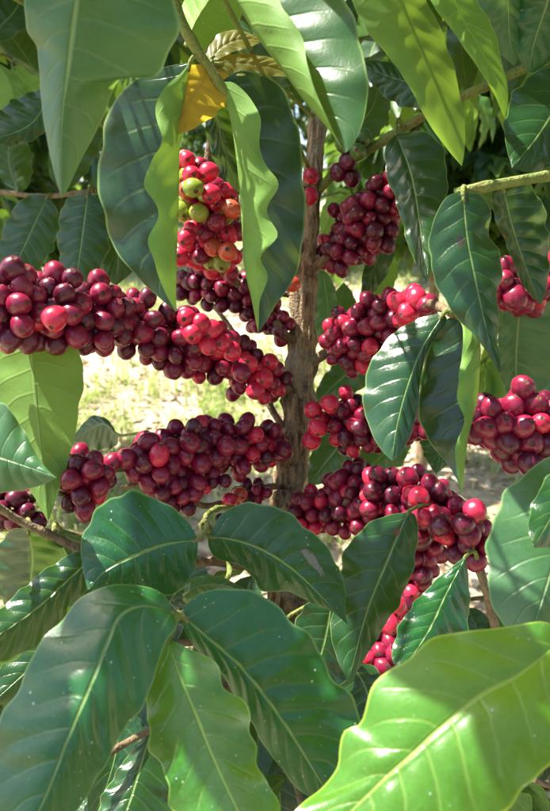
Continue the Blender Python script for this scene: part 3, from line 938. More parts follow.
H('lb_stem', [(48, 88), (40, 112), (24, 128), (-10, 140)], [(30, 92), (6, 104), (-14, 126)], [(52, 112), (40, 136), (10, 146)], .73, .70, .004, .006, 'leaf')
H('lb_low', [(88, 192), (84, 220), (80, 250), (74, 292)], [(66, 200), (58, 232), (62, 268)], [(104, 204), (110, 240), (96, 276)], .73, .72, .004, .006, 'leaf')
H('lb_low', [(96, 190), (110, 216), (118, 246), (116, 286)], [(92, 210), (94, 246), (104, 275)], [(122, 200), (138, 232), (134, 268)], .74, .76, .004, .006, 'leaf')
H('lb_low', [(48, 196), (36, 220), (24, 246), (8, 278)], [(26, 196), (6, 222), (-2, 256)], [(58, 214), (54, 246), (34, 272)], .75, .73, .004, .006, 'leaf')
H('lb_low', [(20, 194), (12, 176), (8, 154), (12, 124)], [(2, 180), (-8, 156), (0, 134)], [(30, 182), (32, 156), (24, 136)], .77, .80, .004, .006, 'leaf_far')
H('lb_low', [(62, 192), (66, 168), (76, 140), (98, 108)], [(50, 174), (52, 146), (74, 120)], [(80, 180), (98, 152), (104, 124)], .77, .80, .004, .006, 'leaf_far')
H('lb_stem', [(-16, 42), (0, 26), (16, 8), (30, -24)], [(-20, 20), (-8, -4), (12, -22)], [(6, 40), (30, 22), (40, -6)], .80, .82, .004, .006, 'leaf_far')
BR['rb_low'] = branch(rbt, [(9, 0, 0)], .0046, .0024, 'twig', world=[rb + np.array((-.006, 0, 1.02)), P(560, 420, 1.0), P(470, 410, .92), P(400, 412, .86), P(345, 420, .82)])
BR['rb_mid'] = branch(rbt, [(10, 0, 0)], .0046, .0024, 'twig', world=[rb + np.array((-.006, 0, 1.10)), P(540, 340, 1.0), P(440, 340, .92), P(370, 350, .86), P(335, 360, .84)])
H('rb_mid', [(372, 352), (356, 366), (338, 382), (314, 404)], [(352, 352), (332, 366), (318, 386)], [(378, 370), (364, 388), (338, 400)], .84, .82, .004, .006, 'leaf')
H('rb_mid', [(400, 346), (398, 370), (388, 392), (370, 416)], [(382, 354), (374, 376), (370, 398)], [(412, 362), (412, 388), (394, 408)], .86, .84, .004, .006, 'leaf')
H('rb_low', [(350, 424), (340, 444), (326, 462), (308, 486)], [(330, 428), (314, 448), (308, 468)], [(358, 444), (350, 466), (328, 482)], .81, .79, .004, .006, 'leaf')
H('rb_low', [(398, 416), (392, 440), (380, 458), (358, 474)], [(378, 424), (364, 444), (354, 462)], [(410, 436), (404, 462), (380, 474)], .84, .80, .004, .006, 'leaf_far')
H('rb_low', [(430, 414), (436, 434), (440, 452), (436, 474)], [(420, 428), (422, 450), (430, 466)], [(450, 424), (456, 446), (448, 464)], .86, .84, .004, .006, 'leaf')
H('rb_mid', [(352, 352), (344, 330), (340, 308), (344, 282)], [(332, 338), (328, 314), (334, 294)], [(358, 334), (358, 308), (352, 292)], .86, .90, .004, .006, 'leaf_far')
H('lb_stem', [(40, 78), (28, 60), (14, 40), (-6, 18)], [(22, 70), (4, 50), (-8, 34)], [(46, 56), (34, 30), (10, 16)], .82, .88, .004, .006, 'leaf_far')
H('lb_stem', [(52, 84), (60, 60), (58, 30), (46, -6)], [(44, 66), (38, 36), (38, 8)], [(74, 62), (76, 30), (60, 2)], .82, .88, .004, .006, 'leaf_far')
# behind the trunk
H('left_stub_low', [(322, 268), (326, 292), (328, 318), (322, 346)], [(314, 280), (312, 305), (315, 330)], [(332, 280), (338, 305), (334, 328)],
  .80, .82, .004, .004, 'leaf_pale')
H('left_stub_low', [(350, 190), (340, 200), (330, 216), (322, 236)], [(338, 188), (326, 200), (320, 218)], [(354, 204), (348, 220), (336, 232)],
  .80, .82, .004, .004, 'leaf_under', 'under')
H('right_top', [(392, 252), (385, 270), (376, 290), (358, 312)], [(378, 254), (366, 274), (360, 294)], [(398, 266), (394, 286), (378, 304)],
  .74, .78, .004, .004, 'leaf_young', 'under')
H('left_low', [(118, 436), (104, 424), (92, 428), (72, 440)], [(108, 420), (92, 416), (78, 430)], [(116, 446), (100, 450), (84, 446)],
  .68, .72, .006, .006, 'leaf')
H('right_top', [(386, 214), (384, 240), (374, 268), (362, 300)], [(374, 226), (368, 250), (362, 278)], [(396, 232), (392, 262), (378, 288)],
  .68, .70, .004, .004, 'leaf')
H('right_upper_stem', [(430, 100), (412, 84), (388, 76), (360, 64)], [(424, 82), (400, 66), (376, 60)], [(420, 108), (396, 104), (372, 84)],
  .62, .64, .004, .006, 'leaf', quilt=.0022)
H('right_upper_stem', [(352, 150), (358, 128), (372, 108), (380, 84)], [(342, 132), (346, 108), (364, 90)], [(368, 144), (386, 124), (390, 100)],
  .66, .68, .006, .006, 'leaf_far')

hero_objs = []
HPOLY = []


def nearest_on(path, p, skip=0):
    i = int(np.argmin(np.linalg.norm(path - p, axis=1)))
    return path[i], i


for i, h in enumerate(HERO):
    V, F, UV = loft_leaf(h['mid'], h['A'], h['B'], h['da'], h['db'], h['za'], h['zb'], ripple=h['ripple'], rk=h['rk'], quilt=h['quilt'],
                         seed=i, sag=h['sag'], show=h['show'])
    b0 = P(*h['mid'][0], h['da'])
    b1 = P(*h['mid'][1], h['da'])
    path = PATHS[BR[h['br']].name]
    q, _ = nearest_on(path, b0)
    dirn = (b1 - b0) / np.linalg.norm(b1 - b0)
    L = np.linalg.norm(q - b0)
    V, F, UV, idx = add_petiole(V, F, UV, [q, q * .45 + b0 * .55 - dirn * min(.004, L * .3) + np.array((0, 0, .25 * L)) * .4, b0, b0 + dirn * .006], .0019, .0012)
    me = mesh_from('leaf', V, F, UV, mats=[M[h['mat']], M['stem']], mat_idx=idx)
    o = link('leaf', me, BR[h['br']])
    if h['label']: o['label'] = h['label']
    hero_objs.append(o)
    if h['br'][:3] in ('lb_', 'rb_'): continue
    HPOLY.append((np.array([h['mid'][0]] + list(h['A']) + [h['mid'][-1]] + list(h['B'])[::-1], float), (h['da'] + h['db']) / 2))

# ------------------------------------------------------------------ cherries
D0 = 0.0163


def cherry_mesh(var, ripe):
    rng = np.random.default_rng(var + 100)
    ns, nr = 14, 10
    el = rng.uniform(1.04, 1.24)
    V, F, MI = [], [], []
    V.append((0, 0, -0.5 * el))
    lats = np.linspace(-math.pi / 2, math.pi / 2, nr + 1)[1:-1]
    lats = np.concatenate([lats, [math.radians(77), math.radians(82)]])
    bumps = rng.normal(size=4) * 0.030
    for la in lats:
        for j in range(ns):
            th = 2 * math.pi * j / ns
            r = 0.5 * math.cos(la) * (1 + bumps[0] * math.cos(2 * th) + bumps[1] * math.sin(3 * th))
            z = 0.5 * el * math.sin(la)
            if la > math.radians(76.5): z += 0.006
            if la > math.radians(81.5): z -= 0.020
            V.append((r * math.cos(th) + bumps[2] * math.cos(la), r * math.sin(th) + bumps[3] * math.cos(la), z))
    V.append((0, 0, 0.5 * el - 0.012))
    R = len(lats)
    for j in range(ns):
        F.append((0, 1 + (j + 1) % ns, 1 + j)); MI.append(0)
    for i in range(R - 1):
        for j in range(ns):
            k = (j + 1) % ns
            a, b = 1 + i * ns, 1 + (i + 1) * ns
            F.append((a + j, a + k, b + k, b + j)); MI.append(1 if i >= R - 2 else 0)
    a = 1 + (R - 1) * ns
    for j in range(ns):
        F.append((a + j, a + (j + 1) % ns, len(V) - 1)); MI.append(1)
    return np.array(V), F, MI


CV = {}
for var in range(6):
    for rp in RIPE:
        V, F, MI = cherry_mesh(var, rp)
        CV[(var, rp)] = (V, F, MI, mesh_from('cherry_shape', V * D0, F, mats=[RIPE[rp], M['scar']], mat_idx=MI))

CHER = []        # dict(p, axis, d, ripe, br, var)


def cluster(br, axis, rads, n, mix, seed, dmin=0.90, size=1.0):
    """pack cherries round a length of branch; axis (x, y, depth) and radii in photo pixels"""
    rng = np.random.default_rng(seed)
    ax = catmull([list(P(*q)) + [r / FPX * q[2]] for q, r in zip(axis, rads)], 60)
    A, R = ax[:, :3], ax[:, 3]
    Ln = np.sum(np.linalg.norm(np.diff(A, axis=0), axis=1))
    R = R * (0.84 + 0.28 * np.cos(2 * math.pi * np.linspace(0, 1, 61) * Ln / 0.031 + rng.uniform(0, 6.28)))
    slack = rng.normal(size=n) * D0 * 0.22
    D = D0 * size
    k = rng.integers(0, 61, n)
    pts = A[k] + 0.0
    off = rng.normal(size=(n, 3))
    off /= np.linalg.norm(off, axis=1)[:, None]
    pts = pts + off * (R[k] * (0.35 + 0.65 * rng.random(n) ** 0.5))[:, None]
    for it in range(90):
        dif = pts[:, None] - pts[None]
        dist = np.linalg.norm(dif, axis=2) + np.eye(n)
        ov = np.clip(D * dmin - dist, 0, None)
        np.fill_diagonal(ov, 0)
        pts = pts + (dif / dist[..., None] * ov[..., None] * 0.42).sum(axis=1)
        da = np.linalg.norm(pts[:, None] - A[None], axis=2)
        i = da.argmin(axis=1)
        dm = da[np.arange(n), i]
        dirv = (pts - A[i]) / (dm[:, None] + 1e-9)
        out = np.clip(dm - (R[i] - D * 0.42 + slack), 0, None)
        inn = np.clip(0.0085 - dm, 0, None)
        pts = pts - dirv * (out * 0.5)[:, None] + dirv * (inn * 0.7)[:, None]
    da = np.linalg.norm(pts[:, None] - A[None], axis=2)
    i = da.argmin(axis=1)
    keys, wts = list(mix.keys()), np.array(list(mix.values()), float)
    wts /= wts.sum()
    keep = np.ones(n, bool)
    for a in range(n):
        if not keep[a]: continue
        dd = np.linalg.norm(pts - pts[a], axis=1)
        dd[a] = 9
        keep[(dd < D * 0.62)] &= False
    for a in range(n):
        if not keep[a]: continue
        dr = pts[a] - A[i[a]]
        dr = dr / (np.linalg.norm(dr) + 1e-9) + rng.normal(size=3) * 0.35
        CHER.append(dict(p=pts[a], ax=dr, s=size * rng.uniform(0.80, 1.08), ripe=str(rng.choice(keys, p=wts)), br=br, var=int(rng.integers(0, 6))))


def single(br, x, y, d, ripe, s=1.0, ax=None):
    rng = random.Random(int(x * 7 + y * 13))
    CHER.append(dict(p=P(x, y, d), ax=np.array(ax if ax is not None else (rng.uniform(-.6, .6), -1, rng.uniform(-.8, .4))), s=s, ripe=ripe, br=br, var=rng.randrange(6)))


DK = {'dark': 5, 'maroon': 5, 'red': .5}
MR = {'dark': 2.5, 'maroon': 6, 'red': 1.2}
# hand-placed ones first (distinctive colours; brighter red painted for sunlit spots), packed ones after
for x, y, d, rp in ((187, 160, .600, 'red'), (209, 172, .590, 'red'), (191, 175, .588, 'red'), (187, 190, .585, 'orange'), (211, 194, .580, 'red'),
                    (193, 188, .572, 'green'), (180, 211, .585, 'green'), (199, 213, .580, 'green'), (232, 209, .585, 'orange'), (178, 168, .61, 'red'),
                    (228, 192, .60, 'red'), (176, 185, .60, 'green'), (186, 238, .585, 'red'), (217, 222, .585, 'maroon'), (229, 252, .585, 'orange'),
                    (213, 247, .60, 'orange'), (230, 235, .60, 'red'), (205, 235, .60, 'maroon'), (222, 262, .61, 'green'), (240, 232, .605, 'maroon'),
                    (194, 228, .60, 'red'), (180, 256, .60, 'red')):
    single('left_top', x, y, d, rp)
for x, y, d, rp in ((311, 176, .645, 'red'), (310, 196, .645, 'red')):
    single('right_upper_stem', x, y, d, rp)
single('left_stub', 291, 284, .648, 'orange')
for x, y, d, rp in ((343, 143, .615, 'unripe'), (358, 152, .61, 'unripe'), (362, 138, .62, 'unripe'), (348, 160, .62, 'dark'), (338, 172, .63, 'dark'), (352, 178, .63, 'dark')):
    single('right_upper_stem', x, y, d, rp)
single('left_row', 55, 318, .458, 'red', 1.0)
for x, y, d, rp, s in ((205, 488, .60, 'red', .75), (229, 500, .61, 'red', .85), (240, 494, .62, 'orange', .8), (222, 521, .575, 'black', .72), (213, 482, .60, 'dark', .7), (225, 481, .60, 'dark', .7)):
    single('grey_twig', x, y, d, rp, s)
for x, y, d, rp in ((433, 515, .53, 'red'), (475, 511, .51, 'red'), (420, 497, .535, 'red'), (423, 516, .53, 'red'), (463, 524, .505, 'dark'), (440, 525, .515, 'dark'), (470, 535, .515, 'maroon')):
    single('bottom_row', x, y, d, rp)
for x, y, d, rp in ((389, 624, .555, 'red'), (398, 607, .56, 'red')):
    single('bottom_strand', x, y, d, rp)

for x, y, d, rp in ((186, 318, .565, 'red'), (200, 324, .565, 'red'), (212, 330, .57, 'red'), (192, 334, .562, 'red'), (222, 344, .575, 'red'), (208, 345, .57, 'red'), (232, 352, .58, 'red'),  # bright red stands in for sunlight falling on this row
                    (264, 378, .61, 'red'), (249, 364, .60, 'red'), (270, 362, .625, 'red'), (241, 372, .59, 'maroon'), (256, 390, .61, 'red')):
    single('left_row', x, y, d, rp, 1.0)
for x, y, d, rp in ((314, 410, .625, 'red'), (318, 428, .615, 'red'), (330, 404, .615, 'red'), (312, 440, .63, 'red')):
    single('right_low', x, y, d, rp)
cluster('left_row', [(-60, 302, .472), (-10, 306, .485), (30, 308, .50), (62, 312, .52), (94, 316, .545)], [40, 42, 43, 42, 36], 105, {'dark': 5, 'maroon': 5, 'red': .5}, 1)
cluster('left_row', [(112, 320, .56), (140, 326, .58), (170, 338, .60)], [38, 38, 34], 58, DK, 2)
cluster('left_row', [(184, 345, .608), (205, 352, .618), (228, 362, .63)], [34, 36, 33], 46, {'maroon': 5, 'red': 3, 'dark': 2}, 3)
cluster('left_row', [(240, 368, .635), (258, 375, .645), (276, 383, .655)], [28, 28, 20], 30, {'maroon': 5, 'red': 3, 'dark': 1}, 4, size=.90)
cluster('left_low', [(76, 474, .545), (88, 477, .545), (100, 475, .55)], [32, 36, 30], 26, MR, 5, size=1.0)
cluster('left_low', [(134, 464, .567), (160, 461, .58), (190, 452, .60)], [26, 34, 34], 48, MR, 6)
cluster('left_low', [(196, 450, .603), (225, 446, .622), (252, 445, .64), (278, 450, .66)], [34, 34, 30, 20], 62, MR, 7)
cluster('left_low', [(-20, 508, .545), (12, 506, .545), (30, 508, .54)], [24, 26, 24], 22, DK, 8)
cluster('grey_twig', [(168, 494, .575), (186, 500, .585)], [20, 20], 15, DK, 9, size=.9)
cluster('grey_twig', [(247, 494, .648), (262, 492, .655)], [15, 14], 10, DK, 10, size=.8)
cluster('left_top', [(190, 180, .62), (205, 205, .625), (208, 240, .63), (222, 262, .64)], [24, 34, 34, 28], 62, {'maroon': 4, 'red': 3, 'orange': 1.2, 'green': 1.2}, 11)
cluster('left_top', [(190, 285, .70), (215, 285, .68), (245, 300, .68), (268, 318, .675)], [22, 26, 26, 20], 62, {'dark': 6, 'maroon': 3}, 12, size=.90)
cluster('right_top', [(342, 250, .645), (356, 238, .636), (374, 218, .625), (392, 198, .616)], [22, 30, 36, 28], 68, DK, 13, size=.90)
cluster('right_top', [(326, 256, .685), (338, 240, .68), (352, 222, .67)], [18, 22, 22], 30, DK, 27, size=.9)
cluster('left_stub', [(282, 330, .668), (276, 320, .66)], [13, 13], 6, DK, 28, size=.85)
cluster('right_mid', [(350, 344, .628), (364, 336, .613), (380, 328, .598), (400, 315, .572)], [28, 40, 42, 28], 80, MR, 14, size=.90)
cluster('right_mid', [(408, 312, .56), (426, 306, .535)], [20, 18], 12, {'maroon': 3, 'red': 3, 'orange': 1}, 15)
cluster('right_low', [(334, 422, .645), (350, 424, .635), (370, 425, .622), (392, 427, .61)], [22, 32, 32, 26], 56, {'maroon': 4, 'red': 3, 'dark': 1}, 16, size=.90)
cluster('right_low', [(410, 430, .597), (424, 432, .59)], [16, 14], 8, {'maroon': 3, 'orange': 2}, 17)
cluster('bottom_row', [(300, 515, .665), (322, 510, .645), (345, 508, .63)], [24, 28, 30], 42, {'maroon': 4, 'red': 2.4, 'dark': 1}, 18, size=.90)
cluster('bottom_row', [(338, 482, .655), (356, 482, .64)], [20, 22], 22, DK, 19, size=.9)
cluster('bottom_row', [(365, 502, .615), (392, 498, .598), (418, 505, .578)], [32, 36, 38], 58, DK, 20)
cluster('bottom_row', [(432, 510, .565), (452, 522, .55), (468, 540, .535)], [34, 34, 28], 40, {'dark': 5, 'maroon': 3, 'red': 1.6}, 21)
cluster('bottom_strand', [(428, 545, .585), (416, 575, .59), (404, 600, .59)], [20, 20, 18], 30, {'dark': 4, 'maroon': 4, 'red': 1.5}, 22)
cluster('bottom_strand', [(390, 632, .585), (378, 660, .58), (368, 692, .58)], [22, 24, 20], 36, MR, 23)
cluster('nb_mid', [(488, 426, .482), (512, 428, .485), (545, 430, .488), (590, 430, .492)], [32, 42, 42, 38], 80, {'dark': 3, 'maroon': 5, 'red': .6}, 24, size=.97)
cluster('nb_upper', [(500, 286, .512), (515, 284, .515), (528, 284, .517)], [22, 32, 28], 24, MR, 25)
cluster('nb_upper', [(552, 280, .52), (575, 276, .523)], [22, 24], 16, MR, 26)

# how much of each cherry the photograph shows: a small depth buffer of discs, leaves included
zb = np.full((811, 550), 9.0)
idb = np.full((811, 550), -1)
yy, xx = np.mgrid[0:811, 0:550]
for poly, d in HPOLY:
    x0, x1 = int(max(0, poly[:, 0].min())), int(min(549, poly[:, 0].max()))
    y0, y1 = int(max(0, poly[:, 1].min())), int(min(810, poly[:, 1].max()))
    if x1 <= x0 or y1 <= y0: continue
    X, Y = xx[y0:y1 + 1, x0:x1 + 1], yy[y0:y1 + 1, x0:x1 + 1]
    ins = np.zeros(X.shape, bool)
    for a in range(len(poly)):
        p, q = poly[a], poly[(a + 1) % len(poly)]
        cond = ((p[1] > Y) != (q[1] > Y))
        with np.errstate(divide='ignore', invalid='ignore'):
            ins ^= cond & (X < (q[0] - p[0]) * (Y - p[1]) / (q[1] - p[1] + 1e-9) + p[0])
    sub = zb[y0:y1 + 1, x0:x1 + 1]
    sub[ins & (sub > d)] = d
for i, c in enumerate(CHER):
    x, y, d = topix(c['p'])
    r = D0 * c['s'] * 0.5 / d * FPX
    x0, x1, y0, y1 = int(max(0, x - r)), int(min(549, x + r)), int(max(0, y - r)), int(min(810, y + r))
    if x1 <= x0 or y1 <= y0: continue
    X, Y = xx[y0:y1 + 1, x0:x1 + 1], yy[y0:y1 + 1, x0:x1 + 1]
    sub, sid = zb[y0:y1 + 1, x0:x1 + 1], idb[y0:y1 + 1, x0:x1 + 1]
    m = ((X - x) ** 2 + (Y - y) ** 2 < r * r) & (sub > d - 0.004)
    sub[m] = d - 0.004
    sid[m] = i
cnt = np.bincount(idb[idb >= 0], minlength=len(CHER))
for i, c in enumerate(CHER): c['vis'] = int(cnt[i]); c['root'] = 'nb' if c['br'].startswith('nb_') else 'main'
solo = set()
for rt in ('main', 'nb'):
    order = sorted([i for i, c in enumerate(CHER) if c['root'] == rt and c['vis'] > 12], key=lambda i: -CHER[i]['vis'])
    solo |= set(order[:300])
print('CHERRIES', len(CHER), 'visible', sum(c['vis'] > 12 for c in CHER), 'solo', len(solo))


def cherry_matrix(c):
    z = Vector(c['ax']).normalized()
    q = z.to_track_quat('Z', 'Y') @ Quaternion((0, 0, 1), c['var'] * 1.3 + c['p'][0] * 91)
    return Matrix.Translation(Vector(c['p'])) @ q.to_matrix().to_4x4() @ Matrix.Diagonal((c['s'] * (.95 + .03 * (c['var'] % 4)), c['s'] * (1.04 - .025 * (c['var'] % 5)), c['s'] * .96, 1))


rest = {}
for i, c in enumerate(CHER):
    if i in solo:
        o = bpy.data.objects.new('cherry', CV[(c['var'], c['ripe'])][3])
        COL.objects.link(o)
        par = BR[c['br']]
        o.parent = par
        o.matrix_parent_inverse = root_matrix(par).inverted()
        o.matrix_basis = cherry_matrix(c)
    else:
        rest.setdefault(c['br'], []).append(c)
rk_ = list(RIPE)
for br, cs in rest.items():
    Vs, Fs, MI = [], [], []
    k = 0
    for c in cs:
        V, F, mi, _ = CV[(c['var'], c['ripe'])]
        m = np.array(cherry_matrix(c))
        Vs.append(V * D0 @ m[:3, :3].T + m[:3, 3])
        Fs += [tuple(a + k for a in f) for f in F]
        MI += [len(rk_) if a else rk_.index(c['ripe']) for a in mi]
        k += len(V)
    me = mesh_from('cherry_bunch', np.vstack(Vs), Fs, mats=[RIPE[r] for r in rk_] + [M['scar']], mat_idx=MI)
    o = link('cherry_bunch', me, BR[br])
    o['kind'] = 'stuff'

# ------------------------------------------------------------------ more foliage: twigs with opposite leaves
def leafy_branch(root, w, r0, r1, mat, leafmat, nlen=(.10, .15), step=0.045, start=0.25, seed=0, droop=0.5, keep=None, pool=None):
    rng = random.Random(seed)
    o = branch(root, [(seed, 0, 0)], r0, r1, mat, world=w)
    path = PATHS[o.name]
    L = np.sum(np.linalg.norm(np.diff(path, axis=0), axis=1))
    n = int(L * (1 - start) / step)
    for k in range(n + 1):
        s = start + (1 - start) * k / max(n, 1)
        i = min(len(path) - 2, int(s * (len(path) - 1)))
        p = path[i]
        t = Vector(path[i + 1] - path[i]).normalized()
        side = t.cross(Vector((0, 0, 1))).normalized()
        for sg in (-1, 1):
            if rng.random() < 0.12: continue
            d = side * sg * rng.uniform(.6, 1) + t * rng.uniform(.2, .9) + Vector((0, 0, -rng.uniform(0.1, 1.2) * droop * 2))
            up = Vector((rng.gauss(0, .25), rng.gauss(0, .25), 1)) - t * 0.2
            d.normalize()
            ln = rng.uniform(*nlen)
            pos = Vector(p) + d * 0.075 * ln
            if keep and not keep(np.array(pos + d * ln * .5), ln): continue
            if pool is None:
                place_leaf(o, pos, d, up, ln, leafmat, rng.randrange(8))
            else:
                pool.append((o, pos, d, up, ln, leafmat, rng.randrange(8)))
    return o


# windows in the foliage through which the photograph shows the sunlit ground
WINDOWS = [(85, 345, 300, 425), (225, 465, 292, 520), (462, 452, 490, 500), (325, 250, 400, 285), (180, 140, 245, 300), (70, 400, 130, 430), (300, 130, 330, 480)]


def clear_of_windows(p, ln):
    x, y, d = topix(p)
    r = ln * 0.5 / max(d, .1) * FPX
    for (x0, y0, x1, y1) in WINDOWS:
        if x0 - r * .7 < x < x1 + r * .7 and y0 - r * .8 < y < y1 + r * .8: return False
    return True


def behind_heroes(p, ln, dmin):
    x, y, d = topix(p)
    return d > dmin and clear_of_windows(p, ln)


# points to be sunlit: gaps carved in the overhead leaves let sun through
SUNN = np.array(SUN_DIR)
FLECK = [P(*q) for q in ((430, 745, .30), (395, 700, .31), (455, 785, .30), (480, 775, .30), (365, 750, .3), (345, 790, .3), (400, 680, .31), (440, 770, .30), (195, 180, .59), (200, 205, .58), (225, 352, .59), (258, 366, .61), (265, 385, .61), (205, 330, .58), (240, 345, .6), (215, 170, .59), (190, 325, .58), (215, 340, .58), (245, 360, .61), (270, 372, .62),
                         (430, 90, .45), (450, 140, .46), (410, 50, .45), (440, 112, .46), (456, 120, .46), (340, 90, .38), (330, 40, .38), (155, 290, .48), (425, 505, .53), (440, 515, .53), (475, 512, .51),
                         (298, 420, .66), (301, 390, .66), (304, 330, .66), (312, 430, .62), (315, 420, .62), (392, 530, .50), (400, 520, .5), (210, 20, .5), (205, 50, .48), (480, 60, .43), (500, 100, .43),
                         (190, 100, .47), (305, 697, .36), (535, 225, .46), (395, 430, .43), (325, 515, .63), (30, 400, .52))]


def sun_free(p, ln, above=True):
    x, y, d = topix(p)
    if above and d > 0.1 and y > -90 and -120 < x < 670: return False
    for n_, f in enumerate(FLECK):
        q = p - f
        t = q.dot(SUNN)
        if t > 0 and np.linalg.norm(q - SUNN * t) < (.012 if n_ < 8 else .010) + ln * .27: return False
    return True


rg = random.Random(5)


def settle_leaves(root, pool, limit=290):
    """the leaves that show largest become leaf objects; the rest of the crown is one foliage part"""
    def score(q):
        x, y, d = topix(np.array(q[1] + q[2] * q[4] * .5))
        if d < .1 or not (-40 < x < 590 and -40 < y < 850): return 0
        return q[4] / d
    pool.sort(key=lambda q: -score(q))
    for q in pool[:limit]: place_leaf(*q)
    join_leaves(root, pool[limit:])


def join_leaves(parent, items):
    Vs, Fs, Us, MI, kk = [], [], [], [], 0
    for (_, pos, d, up, ln, mt, var) in items:
        V, F, UV, idx = CANV[var % 5]
        m = np.array(leaf_matrix(pos, d, up, ln))
        Vs.append(V @ m[:3, :3].T + m[:3, 3])
        Fs += [tuple(q + kk for q in f) for f in F]
        Us.append(UV)
        MI += list(idx)
        kk += len(V)
    if Vs:
        fo = link('foliage', mesh_from('foliage', np.vstack(Vs), Fs, np.vstack(Us), mats=[M['leaf_far'], M['stem']], mat_idx=MI), parent)
        fo['kind'] = 'stuff'


CANV = [unit_leaf(60 + q, .42, .3 + .06 * q, .25, .015, 8, 2) for q in range(5)]


def back_branches(root, b, n, z0, dz, lens, a0, seed, dmin, nlen=(.11, .16)):
    pool = []
    for k in range(n):
        z = z0 + dz * k
        a = k * 2.4 + a0 + rg.uniform(-.3, .3)
        ln = rg.uniform(*lens)
        p0 = b + np.array((0.0, 0, z))
        dr = np.array((math.cos(a), math.sin(a), 0))
        w = [p0, p0 + dr * ln * .4 + np.array((0, 0, .04)), p0 + dr * ln * .75 + np.array((0, 0, .02)), p0 + dr * ln + np.array((0, 0, -.05))]
        if any(x0 - 12 < topix(q)[0] < x1 + 12 and y0 - 12 < topix(q)[1] < y1 + 12 for q in catmull(w, 12) for (x0, y0, x1, y1) in WINDOWS): continue
        if topix(w[-1])[2] < dmin - .05: w = [p0 + (q - p0) * .45 for q in w]
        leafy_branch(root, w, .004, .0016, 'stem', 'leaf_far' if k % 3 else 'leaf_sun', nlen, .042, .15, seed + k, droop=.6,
                     keep=lambda p, l: behind_heroes(p, l, dmin) and sun_free(p, l, False), pool=pool)
    settle_leaves(root, pool)


back_branches(lbt, lb, 38, 0.98, .032, (.45, .80), 0.0, 300, .72)
back_branches(rbt, rb, 40, .78, .035, (.45, .85), 1.1, 400, .72)
# tree standing straight behind the laden one, its trunk hidden by it
cb = np.array((0.085, 1.75, 0.0))
cbt = empty('coffee_tree', tuple(cb))
tag(cbt, 'shaded coffee tree directly behind the trunk of the laden tree', 'tree')
tv, tf = tube(catmull([cb + np.array(q) for q in ((-.03, 0, -.03), (-.02, 0, .5), (0, .01, 1.0), (.01, 0, 1.5), (0, 0, 2.1))], 100), np.linspace(.022, .008, 101), 14, .045, 7)
link('trunk', mesh_from('trunk', tv, tf, mats=[M['bark']]), cbt)
back_branches(cbt, cb, 32, 1.16, .032, (.40, .80), 2.0, 450, .8)

# lower skirts of the main tree (behind the traced leaves at the bottom)
for k, pts in enumerate([[(284, 640, .68), (230, 640, .62), (160, 645, .58), (80, 650, .55), (0, 660, .52)],
                         [(284, 660, .68), (330, 690, .62), (400, 730, .57), (480, 760, .53), (560, 790, .5)],
                         [(283, 700, .69), (220, 740, .62), (150, 790, .55), (80, 840, .5)],
                         [(283, 690, .69), (290, 750, .60), (300, 800, .54), (310, 850, .48)],
                         [(284, 610, .68), (350, 600, .66), (430, 620, .63), (510, 650, .60), (580, 680, .58)],
                         [(285, 570, .68), (200, 560, .67), (110, 540, .66), (30, 530, .64), (-40, 530, .62)],
                         [(283, 760, .70), (350, 800, .66), (450, 840, .6), (540, 880, .56)],
                         [(283, 720, .70), (200, 690, .72), (100, 690, .72), (0, 700, .70)],
                         [(283, 720, .70), (380, 680, .74), (470, 680, .74), (560, 690, .72)],
                         [(283, 800, .72), (200, 800, .75), (100, 800, .75), (0, 800, .75)],
                         [(283, 800, .72), (380, 790, .75), (470, 790, .75), (560, 790, .75)],
                         [(284, 600, .70), (200, 610, .80), (120, 600, .82), (20, 590, .82)],
                         [(284, 600, .70), (380, 600, .80), (460, 600, .82), (540, 590, .82)],
                         [(284, 700, .70), (240, 720, .85), (180, 720, .95), (100, 720, 1.0)],
                         [(284, 700, .70), (340, 720, .85), (400, 720, .95), (480, 720, 1.0)]]):
    leafy_branch(tree, [P(*q) for q in pts], .004, .0018, 'twig', 'leaf', (.10, .14), .038, .12, 500 + k, droop=.45,
                 keep=lambda p, l: topix(p)[2] > .49 and topix(p)[1] - l * .25 / topix(p)[2] * FPX > 540)

# leader, then unseen branches added above the frame to dapple the sun
top = trw[-1]
tvv, tff = tube(catmull([top, top + np.array((.005, 0, .15)), top + np.array((0, .01, .4))], 30), np.linspace(.0056, .003, 31), 12, .04, 8)
link('leader', mesh_from('leader', tvv, tff, mats=[M['bark']]), tree)
def shade_canopy_branch(root, w, seed, keep, nlen=(.12, .17), step=.05):  # leafy branch out of view, added overhead to cast dappled shade
    rng = random.Random(seed)
    o = branch(root, [(seed, 0, 0)], .004, .0016, 'twig', world=w)
    path = PATHS[o.name]
    L = np.sum(np.linalg.norm(np.diff(path, axis=0), axis=1))
    n = int(L / step)
    items = []
    for k in range(1, n + 1):
        i = min(len(path) - 2, int(k / n * (len(path) - 1)))
        t = Vector(path[i + 1] - path[i]).normalized()
        side = t.cross(Vector((0, 0, 1))).normalized()
        for sg in (-1, 1):
            d = (side * sg * rng.uniform(.6, 1) + t * rng.uniform(.1, .9) + Vector((0, 0, -rng.uniform(0, .5)))).normalized()
            ln = rng.uniform(*nlen)
            pos = Vector(path[i]) + d * .075 * ln
            if not keep(np.array(pos + d * ln * .5), ln): continue
            items.append((o, pos, d, Vector((rng.gauss(0, .25), rng.gauss(0, .25), 1)), ln, 'leaf_far', rng.randrange(5)))
    join_leaves(o, items)


